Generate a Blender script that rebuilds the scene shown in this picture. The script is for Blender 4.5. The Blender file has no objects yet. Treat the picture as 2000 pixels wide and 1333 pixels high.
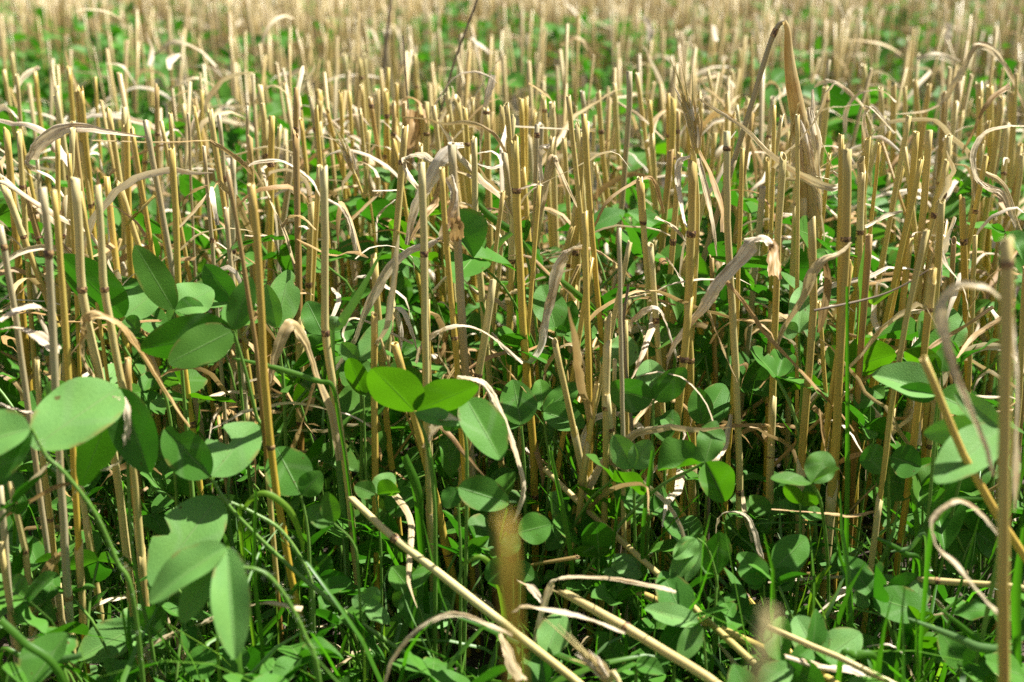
import bpy, math, random
import numpy as np
from mathutils import Vector

# ------------------------------------------------------------------ camera, sky, sun, exposure
scene = bpy.context.scene
HC, PITCH, FPX = 0.354, math.radians(18.0), 2400.0          # camera height (m), tilt down, focal length for a 2000 px wide frame
cam_data = bpy.data.cameras.new("camera")
cam = bpy.data.objects.new("camera", cam_data)
scene.collection.objects.link(cam)
cam.location = (0, 0, HC)
cam.rotation_euler = (math.radians(90) - PITCH, 0, 0)
cam_data.sensor_width = 36.0
cam_data.lens = 36.0 * FPX / 2000.0
cam_data.clip_start, cam_data.clip_end = 0.01, 500.0
cam_data.dof.use_dof = True
cam_data.dof.focus_distance = 0.645
cam_data.dof.aperture_fstop = 8.9
scene.camera = cam

SUN_EL, SUN_AZ = math.radians(58), math.radians(66)         # azimuth measured from +Y towards +X
sun_vec = Vector((math.sin(SUN_AZ) * math.cos(SUN_EL), math.cos(SUN_AZ) * math.cos(SUN_EL), math.sin(SUN_EL)))
world = bpy.data.worlds.new("World")
scene.world = world
world.use_nodes = True
wn = world.node_tree
sky = wn.nodes.new("ShaderNodeTexSky")
sky.sky_type = 'NISHITA'
sky.sun_disc = False
sky.sun_elevation, sky.sun_rotation = SUN_EL, SUN_AZ
hazy = wn.nodes.new("ShaderNodeHueSaturation")               # a bright, slightly hazy summer sky
hazy.inputs["Saturation"].default_value = 0.45; hazy.inputs["Value"].default_value = 0.92
wn.links.new(sky.outputs[0], hazy.inputs["Color"])
wn.links.new(hazy.outputs[0], wn.nodes["Background"].inputs[0])
wn.nodes["Background"].inputs[1].default_value = 0.05
sun_data = bpy.data.lights.new("sun", 'SUN')
sun_data.energy, sun_data.angle, sun_data.color = 5.0, math.radians(0.5), (1.0, 0.97, 0.90)
sun = bpy.data.objects.new("sun", sun_data)
sun.rotation_euler = (-sun_vec).to_track_quat('-Z', 'Y').to_euler()
scene.collection.objects.link(sun)
scene.view_settings.view_transform = 'Standard'
scene.view_settings.look = 'None'
scene.view_settings.exposure = 1.4
scene.view_settings.gamma = 1.0
scene.cycles.max_bounces = 8
scene.cycles.diffuse_bounces = 3
scene.cycles.transmission_bounces = 4
scene.cycles.caustics_reflective = scene.cycles.caustics_refractive = False
scene.cycles.use_denoising = False

rng = np.random.default_rng(7)
R = random.Random(11)

# ------------------------------------------------------------------ materials
def mat(name):
    m = bpy.data.materials.new(name)
    m.use_nodes = True
    m.node_tree.nodes.clear()
    return m, m.node_tree

class N:
    """small node helper"""
    def __init__(s, nt): s.nt = nt
    def new(s, t, **kw):
        n = s.nt.nodes.new(t)
        for k, v in kw.items(): setattr(n, k, v)
        return n
    def link(s, a, b): s.nt.links.new(a, b)
    def put(s, sock, v):
        if hasattr(v, 'is_linked') or isinstance(v, bpy.types.NodeSocket): s.link(v, sock)
        else: sock.default_value = v
    def math(s, op, a, b=0.0, clamp=False):
        n = s.new("ShaderNodeMath", operation=op, use_clamp=clamp)
        s.put(n.inputs[0], a); s.put(n.inputs[1], b)
        return n.outputs[0]
    def mix(s, f, a, b, blend='MIX'):
        n = s.new("ShaderNodeMix", data_type='RGBA', blend_type=blend)
        s.put(n.inputs[0], f); s.put(n.inputs[6], a); s.put(n.inputs[7], b)
        return n.outputs[2]
    def ramp(s, f, stops, interp='LINEAR'):
        n = s.new("ShaderNodeValToRGB")
        n.color_ramp.interpolation = interp
        e = n.color_ramp.elements
        while len(e) < len(stops): e.new(0.5)
        for q, (p, c) in zip(e, stops):
            q.position = p; q.color = (*c, 1)
        s.put(n.inputs[0], f)
        return n.outputs[0]
    def rmap(s, v, a, b, c=0.0, d=1.0):
        n = s.new("ShaderNodeMapRange")
        s.put(n.inputs[0], v)
        for i, q in enumerate((a, b, c, d)): n.inputs[i + 1].default_value = q
        return n.outputs[0]
    def noise(s, vec, scale, detail=2.0, rough=0.5):
        n = s.new("ShaderNodeTexNoise")
        s.put(n.inputs["Vector"], vec); n.inputs["Scale"].default_value = scale
        n.inputs["Detail"].default_value = detail; n.inputs["Roughness"].default_value = rough
        return n.outputs[0]
    def comb(s, x, y, z):
        n = s.new("ShaderNodeCombineXYZ")
        for i, v in enumerate((x, y, z)): s.put(n.inputs[i], v)
        return n.outputs[0]
    def rand(s):
        a = s.new("ShaderNodeObjectInfo").outputs["Random"]
        b = s.new("ShaderNodeNewGeometry").outputs["Random Per Island"]
        return s.math('FRACT', s.math('ADD', a, b))
    def uv(s):
        sep = s.new("ShaderNodeSeparateXYZ")
        s.link(s.new("ShaderNodeTexCoord").outputs["UV"], sep.inputs[0])
        return sep.outputs[0], sep.outputs[1]

def c3(*v): return (*v, 1.0)

def straw_material(name, stops, pale=0.5, speck=0.6):
    m, nt = mat(name); n = N(nt)
    r = n.rand(); u, v = n.uv()
    base = n.ramp(r, stops)
    off = n.math('MULTIPLY', r, 37.0)
    ang = n.math('MULTIPLY', u, 6.2832)
    cu, su = n.math('COSINE', ang), n.math('SINE', ang)
    # v is the distance down from the cut end in decimetres: the upper part bleaches in the weather
    slow = n.noise(n.comb(n.math('MULTIPLY', cu, 0.3), n.math('ADD', n.math('MULTIPLY', v, 1.6), off), su), 1.0, 3.0)
    bleach = n.math('MULTIPLY', n.rmap(n.math('ADD', v, n.math('MULTIPLY', slow, 1.6)), 0.6, 2.1, 1.0, 0.0), pale)
    col = n.mix(bleach, base, c3(0.64, 0.58, 0.35))
    deep = n.mix(n.rmap(slow, 0.35, 0.75), col, n.mix(0.55, col, c3(0.42, 0.24, 0.06)))
    streak = n.noise(n.comb(n.math('MULTIPLY', cu, 2.6), n.math('ADD', n.math('MULTIPLY', v, 0.7), off), n.math('MULTIPLY', su, 2.6)), 4.0, 3.0, 0.6)
    col = n.mix(n.math('MULTIPLY', n.rmap(streak, 0.45, 0.72), 0.55), deep, n.mix(1.0, deep, c3(0.52, 0.40, 0.24), 'MULTIPLY'))
    sp = n.noise(n.comb(n.math('MULTIPLY', cu, 3.0), n.math('ADD', n.math('MULTIPLY', v, 9.0), off), n.math('MULTIPLY', su, 3.0)), 3.2, 4.0, 0.7)
    col = n.mix(n.math('MULTIPLY', n.rmap(sp, 0.62, 0.74), speck), col, c3(0.12, 0.075, 0.045))
    b = n.new("ShaderNodeBsdfPrincipled")
    n.link(col, b.inputs["Base Color"])
    b.inputs["Roughness"].default_value = 0.36
    b.inputs["Specular IOR Level"].default_value = 0.38
    bump = n.new("ShaderNodeBump"); bump.inputs["Strength"].default_value = 0.35; bump.inputs["Distance"].default_value = 0.0004
    n.link(streak, bump.inputs["Height"]); n.link(bump.outputs[0], b.inputs["Normal"])
    out = n.new("ShaderNodeOutputMaterial"); n.link(b.outputs[0], out.inputs[0])
    return m

GOLD = [(0.0, (0.53, 0.38, 0.042)), (0.5, (0.60, 0.46, 0.070)), (1.0, (0.46, 0.305, 0.026))]
TAN = [(0.0, (0.48, 0.38, 0.080)), (0.5, (0.56, 0.46, 0.125)), (1.0, (0.43, 0.315, 0.05))]
GREY = [(0.0, (0.36, 0.32, 0.19)), (0.5, (0.45, 0.41, 0.26)), (1.0, (0.29, 0.25, 0.155))]
PALE = [(0.0, (0.55, 0.475, 0.175)), (0.5, (0.60, 0.53, 0.23)), (1.0, (0.50, 0.42, 0.13))]
BROWN = [(0.0, (0.33, 0.20, 0.04)), (0.5, (0.38, 0.255, 0.06)), (1.0, (0.25, 0.14, 0.03))]
MIXED = [(0.0, (0.39, 0.28, 0.06)), (0.25, (0.40, 0.32, 0.13)), (0.45, (0.42, 0.305, 0.065)), (0.62, (0.44, 0.365, 0.18)), (0.8, (0.33, 0.255, 0.10)), (0.9, (0.36, 0.31, 0.20)), (1.0, (0.32, 0.2, 0.06))]
M = {
    'gold': straw_material("golden_straw", GOLD, 0.3),
    'tan': straw_material("tan_straw", TAN, 0.45),
    'grey': straw_material("grey_weathered_straw", GREY, 0.25, 0.85),
    'pale': straw_material("pale_straw", PALE, 0.5, 0.4),
    'brown': straw_material("brown_straw", BROWN, 0.3),
    'plaingold': straw_material("deep_golden_straw", GOLD, 0.0),
    'mixed': straw_material("mixed_straw", MIXED, 0.4),
}

def node_material():
    m, nt = mat("dark_joint"); n = N(nt)
    r = n.rand(); u, v = n.uv()
    nz = n.noise(n.comb(n.math('MULTIPLY', u, 9.0), n.math('MULTIPLY', v, 60.0), n.math('MULTIPLY', r, 40)), 1.2, 3.0)
    col = n.ramp(nz, [(0.38, (0.05, 0.025, 0.02)), (0.5, (0.14, 0.065, 0.03)), (0.62, (0.46, 0.29, 0.12))])
    b = n.new("ShaderNodeBsdfPrincipled"); n.link(col, b.inputs["Base Color"]); b.inputs["Roughness"].default_value = 0.5
    out = n.new("ShaderNodeOutputMaterial"); n.link(b.outputs[0], out.inputs[0])
    return m
M['node'] = node_material()

def dryleaf_material(name, stops, grey=0.3, thru=0.22):
    m, nt = mat(name); n = N(nt)
    r = n.rand(); u, v = n.uv()
    base = n.ramp(r, stops)
    off = n.math('MULTIPLY', r, 53.0)
    blot = n.noise(n.comb(n.math('MULTIPLY', u, 1.2), n.math('ADD', n.math('MULTIPLY', v, 3.2), off), off), 1.0, 4.0, 0.62)
    rib = n.noise(n.comb(n.math('MULTIPLY', u, 13.0), n.math('ADD', n.math('MULTIPLY', v, 0.9), off), off), 1.0, 2.0, 0.6)
    col = n.mix(n.rmap(blot, 0.5, 0.68), base, n.mix(0.7, base, c3(0.40, 0.22, 0.07)))
    col = n.mix(n.math('MULTIPLY', n.rmap(blot, 0.44, 0.33), grey), col, c3(0.40, 0.36, 0.31))
    col = n.mix(n.math('MULTIPLY', n.rmap(rib, 0.45, 0.7), 0.6), col, n.mix(1.0, col, c3(0.45, 0.34, 0.22), 'MULTIPLY'))
    dark = n.noise(n.comb(n.math('MULTIPLY', u, 3.0), n.math('ADD', n.math('MULTIPLY', v, 9.0), off), 0.0), 2.0, 3.0, 0.7)
    col = n.mix(n.math('MULTIPLY', n.rmap(dark, 0.66, 0.76), 0.7), col, c3(0.10, 0.08, 0.07))
    b = n.new("ShaderNodeBsdfPrincipled"); n.link(col, b.inputs["Base Color"])
    b.inputs["Roughness"].default_value = 0.5; b.inputs["Specular IOR Level"].default_value = 0.35
    bump = n.new("ShaderNodeBump"); bump.inputs["Strength"].default_value = 0.5; bump.inputs["Distance"].default_value = 0.0004
    n.link(rib, bump.inputs["Height"]); n.link(bump.outputs[0], b.inputs["Normal"])
    t = n.new("ShaderNodeBsdfTranslucent"); n.link(n.mix(0.4, col, c3(0.52, 0.38, 0.14)), t.inputs[0])
    mx = n.new("ShaderNodeMixShader"); mx.inputs[0].default_value = thru
    n.link(b.outputs[0], mx.inputs[1]); n.link(t.outputs[0], mx.inputs[2])
    out = n.new("ShaderNodeOutputMaterial"); n.link(mx.outputs[0], out.inputs[0])
    return m
M['dry'] = dryleaf_material("dry_leaf_beige", [(0.0, (0.66, 0.56, 0.36)), (0.4, (0.74, 0.65, 0.47)), (0.75, (0.58, 0.46, 0.24)), (1.0, (0.48, 0.34, 0.14))])
M['drywhite'] = dryleaf_material("dry_leaf_bleached", [(0.0, (0.80, 0.72, 0.58)), (0.5, (0.76, 0.65, 0.48)), (1.0, (0.78, 0.68, 0.53))], 0.5)
M['glume'] = dryleaf_material("golden_husk", [(0.0, (0.66, 0.53, 0.24)), (0.5, (0.72, 0.60, 0.33)), (1.0, (0.60, 0.46, 0.18))], 0.2, 0.42)
M['drybrown'] = dryleaf_material("dry_leaf_brown", [(0.0, (0.40, 0.25, 0.1)), (0.5, (0.5, 0.35, 0.16)), (1.0, (0.33, 0.185, 0.075))], 0.3)

def leaf_material(name, hue):
    """clover leaflet: u across (0.5 = midrib), v from the stalk to the tip"""
    m, nt = mat(name); n = N(nt)
    r = n.rand(); u, v = n.uv()
    geo = n.new("ShaderNodeNewGeometry")
    if hue == 'fresh':
        top = n.ramp(r, [(0.0, (0.055, 0.160, 0.010)), (0.5, (0.078, 0.19, 0.014)), (1.0, (0.045, 0.14, 0.012))])
        tr = n.ramp(r, [(0.0, (0.075, 0.27, 0.003)), (1.0, (0.13, 0.38, 0.005))])
    elif hue == 'blue':
        top = n.ramp(r, [(0.0, (0.140, 0.315, 0.070)), (0.5, (0.175, 0.365, 0.098)), (1.0, (0.12, 0.285, 0.052))])  # blue-green made paler: the sheen of lit leaflets is put into the colour
        tr = n.ramp(r, [(0.0, (0.10, 0.32, 0.015)), (1.0, (0.15, 0.40, 0.018))])
    else:
        top = n.ramp(r, [(0.0, (0.030, 0.145, 0.005)), (0.2, (0.075, 0.235, 0.020)), (0.4, (0.033, 0.135, 0.007)), (0.6, (0.085, 0.255, 0.014)), (0.8, (0.040, 0.165, 0.005)), (1.0, (0.075, 0.205, 0.026))])
        tr = n.ramp(r, [(0.0, (0.04, 0.21, 0.006)), (0.6, (0.06, 0.27, 0.008)), (1.0, (0.10, 0.34, 0.010))])
    off = n.math('MULTIPLY', r, 31.0)
    au = n.math('ABSOLUTE', n.math('SUBTRACT', u, 0.5))
    w = n.math('ADD', n.math('MULTIPLY', v, 19.0), n.math('MULTIPLY', au, -17.0))
    w = n.math('ADD', w, n.math('MULTIPLY', n.noise(n.comb(u, v, off), 4.0, 3.0), 3.4))
    vein = n.math('POWER', n.math('ABSOLUTE', n.math('SINE', n.math('MULTIPLY', w, 3.1416))), 5.0)
    cell = n.noise(n.comb(n.math('ADD', u, off), v, off), 34.0, 3.0, 0.65)
    big = n.noise(n.comb(n.math('ADD', u, off), v, 0.0), 2.6, 2.0)
    col = n.mix(n.math('MULTIPLY', n.rmap(cell, 0.35, 0.7), 0.5), top, n.mix(1.0, top, c3(0.62, 0.66, 0.66), 'MULTIPLY'))
    col = n.mix(n.math('MULTIPLY', n.rmap(big, 0.4, 0.7), 0.5), col, n.mix(1.0, col, c3(1.35, 1.15, 1.0), 'MULTIPLY'))
    col = n.mix(n.math('MULTIPLY', n.math('MULTIPLY', vein, n.rmap(big, 0.35, 0.7)), 0.16), col, n.mix(1.0, col, c3(0.68, 0.75, 0.7), 'MULTIPLY'))
    # pale chevron that some leaflets carry
    ch = n.math('ABSOLUTE', n.math('SUBTRACT', v, n.math('ADD', 0.62, n.math('MULTIPLY', au, -0.7))))
    chev = n.math('MULTIPLY', n.rmap(ch, 0.09, 0.02), n.rmap(n.math('FRACT', n.math('MULTIPLY', r, 7.3)), 0.6, 0.7, 0.0, 0.3))
    col = n.mix(chev, col, c3(0.22, 0.33, 0.15))
    rib = n.rmap(n.math('ADD', au, n.math('MULTIPLY', v, 0.008)), 0.024, 0.010)
    col = n.mix(n.math('MULTIPLY', rib, 0.75), col, c3(0.24, 0.36, 0.13))
    under = n.mix(0.35, col, c3(0.11, 0.24, 0.06))
    col = n.mix(geo.outputs["Backfacing"], col, under)
    edge = n.noise(n.comb(n.math('ADD', u, off), v, 9.0), 3.0, 3.0)
    col = n.mix(n.math('MULTIPLY', n.math('MULTIPLY', n.rmap(au, 0.40, 0.5), n.rmap(edge, 0.54, 0.62)), 0.75), col, c3(0.22, 0.17, 0.05))
    hole = n.noise(n.comb(n.math('ADD', u, off), v, 3.0), 6.5, 1.0)
    col = n.mix(n.math('MULTIPLY', n.rmap(hole, 0.755, 0.785), 0.8), col, c3(0.10, 0.06, 0.02))
    b = n.new("ShaderNodeBsdfPrincipled"); n.link(col, b.inputs["Base Color"])
    b.inputs["Roughness"].default_value = 0.5 if hue == 'blue' else 0.43; b.inputs["Specular IOR Level"].default_value = 0.16 if hue == 'blue' else 0.10
    h = n.math('ADD', n.math('MULTIPLY', cell, 0.6), n.math('ADD', n.math('MULTIPLY', vein, -0.06), n.math('MULTIPLY', rib, -0.8)))
    bump = n.new("ShaderNodeBump"); bump.inputs["Strength"].default_value = 0.55; bump.inputs["Distance"].default_value = 0.0006
    n.link(h, bump.inputs["Height"]); n.link(bump.outputs[0], b.inputs["Normal"])
    t = n.new("ShaderNodeBsdfTranslucent")
    n.link(n.mix(n.math('MULTIPLY', n.math('MAXIMUM', rib, n.math('MULTIPLY', vein, 0.35)), 0.6), tr, n.mix(1.0, tr, c3(0.5, 0.6, 0.5), 'MULTIPLY')), t.inputs[0])
    n.link(bump.outputs[0], t.inputs["Normal"])
    mx = n.new("ShaderNodeMixShader"); mx.inputs[0].default_value = 0.28 if hue == 'blue' else 0.38 if hue == 'fresh' else 0.31
    n.link(b.outputs[0], mx.inputs[1]); n.link(t.outputs[0], mx.inputs[2])
    out = n.new("ShaderNodeOutputMaterial"); n.link(mx.outputs[0], out.inputs[0])
    return m
M['leaf'] = leaf_material("clover_green", 'mid')
M['leaffresh'] = leaf_material("clover_fresh_green", 'fresh')
M['leafbluesheen'] = leaf_material("clover_blue_green_sheen", 'blue')

def green_material(name, a, b_, tr, k=0.3, stripes=True):
    m, nt = mat(name); n = N(nt)
    r = n.rand(); u, v = n.uv()
    col = n.mix(r, c3(*a), c3(*b_))
    nz = n.noise(n.comb(n.math('MULTIPLY', u, 11.0 if stripes else 3.0), n.math('ADD', n.math('MULTIPLY', v, 1.5), n.math('MULTIPLY', r, 30)), r), 1.0, 3.0)
    col = n.mix(n.math('MULTIPLY', n.rmap(nz, 0.4, 0.7), 0.5), col, n.mix(1.0, col, c3(0.6, 0.66, 0.5), 'MULTIPLY'))
    b = n.new("ShaderNodeBsdfPrincipled"); n.link(col, b.inputs["Base Color"])
    b.inputs["Roughness"].default_value = 0.42; b.inputs["Specular IOR Level"].default_value = 0.45
    t = n.new("ShaderNodeBsdfTranslucent"); t.inputs[0].default_value = c3(*tr)
    mx = n.new("ShaderNodeMixShader"); mx.inputs[0].default_value = k
    n.link(b.outputs[0], mx.inputs[1]); n.link(t.outputs[0], mx.inputs[2])
    out = n.new("ShaderNodeOutputMaterial"); n.link(mx.outputs[0], out.inputs[0])
    return m
M['petiole'] = green_material("petiole_green", (0.12, 0.25, 0.035), (0.17, 0.30, 0.06), (0.2, 0.45, 0.03), 0.18, False)
M['grass'] = green_material("grass_green", (0.045, 0.15, 0.008), (0.095, 0.225, 0.018), (0.09, 0.36, 0.006), 0.38)
M['grasspale'] = green_material("grass_pale", (0.12, 0.235, 0.07), (0.15, 0.28, 0.09), (0.15, 0.40, 0.03), 0.3)
M['grassyellow'] = green_material("grass_yellow_green", (0.14, 0.28, 0.022), (0.18, 0.32, 0.025), (0.26, 0.55, 0.015), 0.38)
M['hair'] = green_material("petiole_hair", (0.4, 0.45, 0.3), (0.4, 0.45, 0.3), (0.4, 0.5, 0.3), 0.4)

def weed_material():
    m, nt = mat("dead_weed_stem"); n = N(nt)
    u, v = n.uv(); r = n.rand()
    nz = n.noise(n.comb(n.math('MULTIPLY', u, 5.0), n.math('MULTIPLY', v, 4.0), r), 1.5, 4.0)
    col = n.ramp(nz, [(0.3, (0.10, 0.07, 0.045)), (0.6, (0.24, 0.18, 0.12)), (0.8, (0.34, 0.28, 0.2))])
    b = n.new("ShaderNodeBsdfPrincipled"); n.link(col, b.inputs["Base Color"]); b.inputs["Roughness"].default_value = 0.6
    out = n.new("ShaderNodeOutputMaterial"); n.link(b.outputs[0], out.inputs[0])
    return m
M['weed'] = weed_material()

def soil_material():
    m, nt = mat("soil"); n = N(nt)
    co = n.new("ShaderNodeTexCoord").outputs["Object"]
    a = n.noise(co, 9.0, 8.0, 0.65); f = n.noise(co, 120.0, 5.0, 0.7)
    col = n.mix(a, c3(0.022, 0.015, 0.010), c3(0.07, 0.05, 0.032))
    col = n.mix(n.rmap(f, 0.4, 0.75), col, c3(0.11, 0.082, 0.055))
    b = n.new("ShaderNodeBsdfPrincipled"); n.link(col, b.inputs["Base Color"]); b.inputs["Roughness"].default_value = 0.9
    bump = n.new("ShaderNodeBump"); bump.inputs["Strength"].default_value = 0.9; bump.inputs["Distance"].default_value = 0.006
    n.link(f, bump.inputs["Height"]); n.link(bump.outputs[0], b.inputs["Normal"])
    out = n.new("ShaderNodeOutputMaterial"); n.link(b.outputs[0], out.inputs[0])
    return m
M['soil'] = soil_material()

# ------------------------------------------------------------------ geometry: every function works on n paths at once and returns (verts, quads, uv)
def norm(a): return a / np.maximum(np.linalg.norm(a, axis=-1, keepdims=True), 1e-12)

def grid_quads(n, k, m):
    """n grids of k rows and m columns of vertices"""
    i = np.arange(k - 1)[:, None] * m + np.arange(m - 1)[None, :]
    q = np.stack([i, i + 1, i + 1 + m, i + m], -1).reshape(-1, 4)
    return (q[None] + (np.arange(n) * k * m)[:, None, None]).reshape(-1, 4)

def tubes(P, rad, sides=10, hollow=False, slant=None, jag=0.0, vscale=10.0):
    """P (n,k,3) from the base to the end, rad (n,k). hollow adds the rim and inner wall of a cut straw at the end."""
    P = np.asarray(P, float); rad = np.asarray(rad, float)
    n, k, _ = P.shape
    T = np.gradient(P, axis=1); T = norm(T)
    mean = norm(P[:, -1] - P[:, 0])
    ref = np.where(np.abs(mean[:, 2:3]) > 0.7, np.array([[0, 1.0, 0]]), np.array([[0, 0, 1.0]]))[:, None, :]
    A = norm(np.cross(T, ref)); B = np.cross(T, A)
    s = np.concatenate([np.zeros((n, 1)), np.cumsum(np.linalg.norm(np.diff(P, axis=1), axis=-1), 1)], 1)
    v = (s[:, -1:] - s) * vscale
    if hollow:
        e = P[:, -1:]; t = T[:, -1:]
        P = np.concatenate([P, e, e - t * 0.007], 1)
        T = np.concatenate([T, t, t], 1)
        A = np.concatenate([A, A[:, -1:], A[:, -1:]], 1); B = np.concatenate([B, B[:, -1:], B[:, -1:]], 1)
        rad = np.concatenate([rad, rad[:, -1:] * 0.70, rad[:, -1:] * 0.62], 1)
        v = np.concatenate([v, v[:, -1:], v[:, -1:] + 0.07], 1)
        k += 2
    a = np.linspace(0, 2 * math.pi, sides + 1)
    ca, sa = np.cos(a)[None, None, :, None], np.sin(a)[None, None, :, None]
    V = P[:, :, None] + rad[:, :, None, None] * (A[:, :, None] * ca + B[:, :, None] * sa)
    if hollow and (slant is not None or jag):
        sl = np.zeros((n, 1)) if slant is None else np.asarray(slant).reshape(n, 1)
        ph = rng.uniform(0, 6.28, (n, 1))
        j = rng.normal(0, 1, (n, sides)) * jag; j = np.concatenate([j, j[:, :1]], 1)
        offs = (sl * np.cos(a[None] + ph) + j) * rad[:, k - 3:k - 2]
        for row in (k - 3, k - 2):
            V[:, row] += offs[:, :, None] * T[:, row][:, None]
    U = np.broadcast_to((a / (2 * math.pi))[None, None], (n, k, sides + 1))
    UV = np.stack([U, np.broadcast_to(v[:, :, None], U.shape)], -1)
    return V.reshape(-1, 3), grid_quads(n, k, sides + 1), UV.reshape(-1, 2)

def ribbons(P, W, cup=0.25, m=5, vscale=10.0, crinkle=0.0, smooth=3):
    """P (n,k,3) centre line, W (n,k,3) half-width vectors, cup = how far the edges rise as a share of the half width"""
    P = np.asarray(P, float); W = np.asarray(W, float)
    n, k, _ = P.shape
    T = norm(np.gradient(P, axis=1))
    nn = norm(np.cross(T, W)); hw = np.linalg.norm(W, axis=-1, keepdims=True)
    s = np.concatenate([np.zeros((n, 1)), np.cumsum(np.linalg.norm(np.diff(P, axis=1), axis=-1), 1)], 1) * vscale
    x = np.linspace(-1, 1, m)[None, None, :, None]
    cup = np.broadcast_to(np.asarray(cup, float).reshape(-1, 1, 1, 1) if np.ndim(cup) else cup, (n, 1, 1, 1))
    V = P[:, :, None] + W[:, :, None] * x + nn[:, :, None] * hw[:, :, None] * cup * (x * x - 0.4)
    if crinkle:                                  # lengthwise creases that come and go, and a ragged edge
        c = rng.normal(0, 1, (n, k, m))
        for _ in range(smooth): c[:, 1:-1] = (c[:, :-2] + 2 * c[:, 1:-1] + c[:, 2:]) / 4
        c[:, -1] = c[:, -2]; c[:, 0] = c[:, 1]; c = c / max(c.std(), 1e-6)
        V = V + nn[:, :, None] * (hw * crinkle)[:, :, None] * c[..., None] * 0.7
        e = rng.normal(0, 1, (n, k, 2))
        e[:, 1:-1] = (e[:, :-2] + e[:, 1:-1] + e[:, 2:]) / 3
        e = e * crinkle * 0.3
        V[:, :, 0] -= W * e[:, :, :1]; V[:, :, -1] += W * e[:, :, 1:]
    U = np.broadcast_to((np.linspace(0, 1, m))[None, None], (n, k, m))
    UV = np.stack([U, np.broadcast_to(s[:, :, None], U.shape)], -1)
    return V.reshape(-1, 3), grid_quads(n, k, m), UV.reshape(-1, 2)

def leaflets(J, A, Nn, L, Wd, fold=0.12, droop=0.1, nt=9, ms=7, bites=None, shape=0.85, wave=0.03):
    """n leaflets: J base, A unit axis, Nn unit normal of the upper face, L length, Wd full width"""
    J, A, Nn = (np.asarray(q, float).reshape(-1, 3) for q in (J, A, Nn))
    n = len(J)
    L, Wd = np.broadcast_to(np.asarray(L, float), (n,)), np.broadcast_to(np.asarray(Wd, float), (n,))
    fold, droop = np.broadcast_to(np.asarray(fold, float), (n,)), np.broadcast_to(np.asarray(droop, float), (n,))
    S = np.cross(Nn, A)
    t = np.linspace(0, 1, nt)
    p = np.sin(math.pi * np.clip(t, 0.004, 0.994) ** shape) ** 0.57
    p = np.maximum(p, 0.03)
    s = np.linspace(-1, 1, ms)
    hw = np.broadcast_to(p[None, :, None] * np.ones((1, 1, ms)), (n, nt, ms)).copy()
    if bites:
        for (t0, side, depth, wid) in bites:
            f = 1 - depth * np.exp(-(((t - t0) / wid) ** 4))
            sel = s * side > 0
            hw[:, :, sel] *= f[None, :, None]
    ph = rng.uniform(0, 6.28, (n, 2))
    x = hw * s[None, None] * Wd[:, None, None] / 2
    up = fold[:, None, None] * np.abs(x) * 2 - droop[:, None, None] * L[:, None, None] * (t[None, :, None] ** 2)
    up = up + wave * Wd[:, None, None] * np.abs(s)[None, None] * np.sin(t[None, :, None] * 9 + ph[:, :1, None] + (s[None, None] > 0) * ph[:, 1:, None]) * hw
    V = (J[:, None, None] + A[:, None, None] * (L[:, None, None] * t[None, :, None])[..., None]
         + S[:, None, None] * x[..., None] + Nn[:, None, None] * up[..., None])
    UV = np.broadcast_to(np.stack(np.meshgrid(s * 0.5 + 0.5, t), -1)[None], (n, nt, ms, 2))
    Q = grid_quads(n, nt, ms)
    return V.reshape(-1, 3), Q, UV.reshape(-1, 2)

def merge(parts):
    Vs, Qs, Us, o = [], [], [], 0
    for V, Q, U in parts:
        Vs.append(V); Qs.append(Q + o); Us.append(U); o += len(V)
    return np.concatenate(Vs), np.concatenate(Qs), np.concatenate(Us)

def mk(name, geo, m, parent=None):
    """ONE mesh object; vertices are given in world space and made local to the parent's base"""
    V, Q, UV = geo
    o3 = np.array(parent.matrix_world.translation if parent is None else ROOT_AT[parent.name]) if parent is not None else np.zeros(3)
    me = bpy.data.meshes.new(name)
    me.vertices.add(len(V)); me.vertices.foreach_set("co", (V - o3).astype(np.float32).ravel())
    me.loops.add(Q.size); me.loops.foreach_set("vertex_index", Q.astype(np.int32).ravel())
    me.polygons.add(len(Q))
    me.polygons.foreach_set("loop_start", np.arange(0, Q.size, 4, dtype=np.int32))
    me.polygons.foreach_set("use_smooth", np.ones(len(Q), dtype=bool))
    uvl = me.uv_layers.new(name="UVMap")
    uvl.data.foreach_set("uv", UV[Q.ravel()].astype(np.float32).ravel())
    me.update(calc_edges=True); me.validate()
    me.materials.append(m)
    o = bpy.data.objects.new(name, me)
    scene.collection.objects.link(o)
    if parent is not None:
        o.parent = parent
        ROOT_AT[o.name] = tuple(o3)
    return o

ROOT_AT = {}
def thing(name, loc):
    o = bpy.data.objects.new(name, None)
    scene.collection.objects.link(o)
    o.location = loc; o.empty_display_size = 0.01
    ROOT_AT[o.name] = tuple(loc)
    return o

def tag(o, label, category, group=None, kind=None):
    if label: o["label"] = label
    if category: o["category"] = category
    if group: o["group"] = group
    if kind: o["kind"] = kind
    return o

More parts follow.
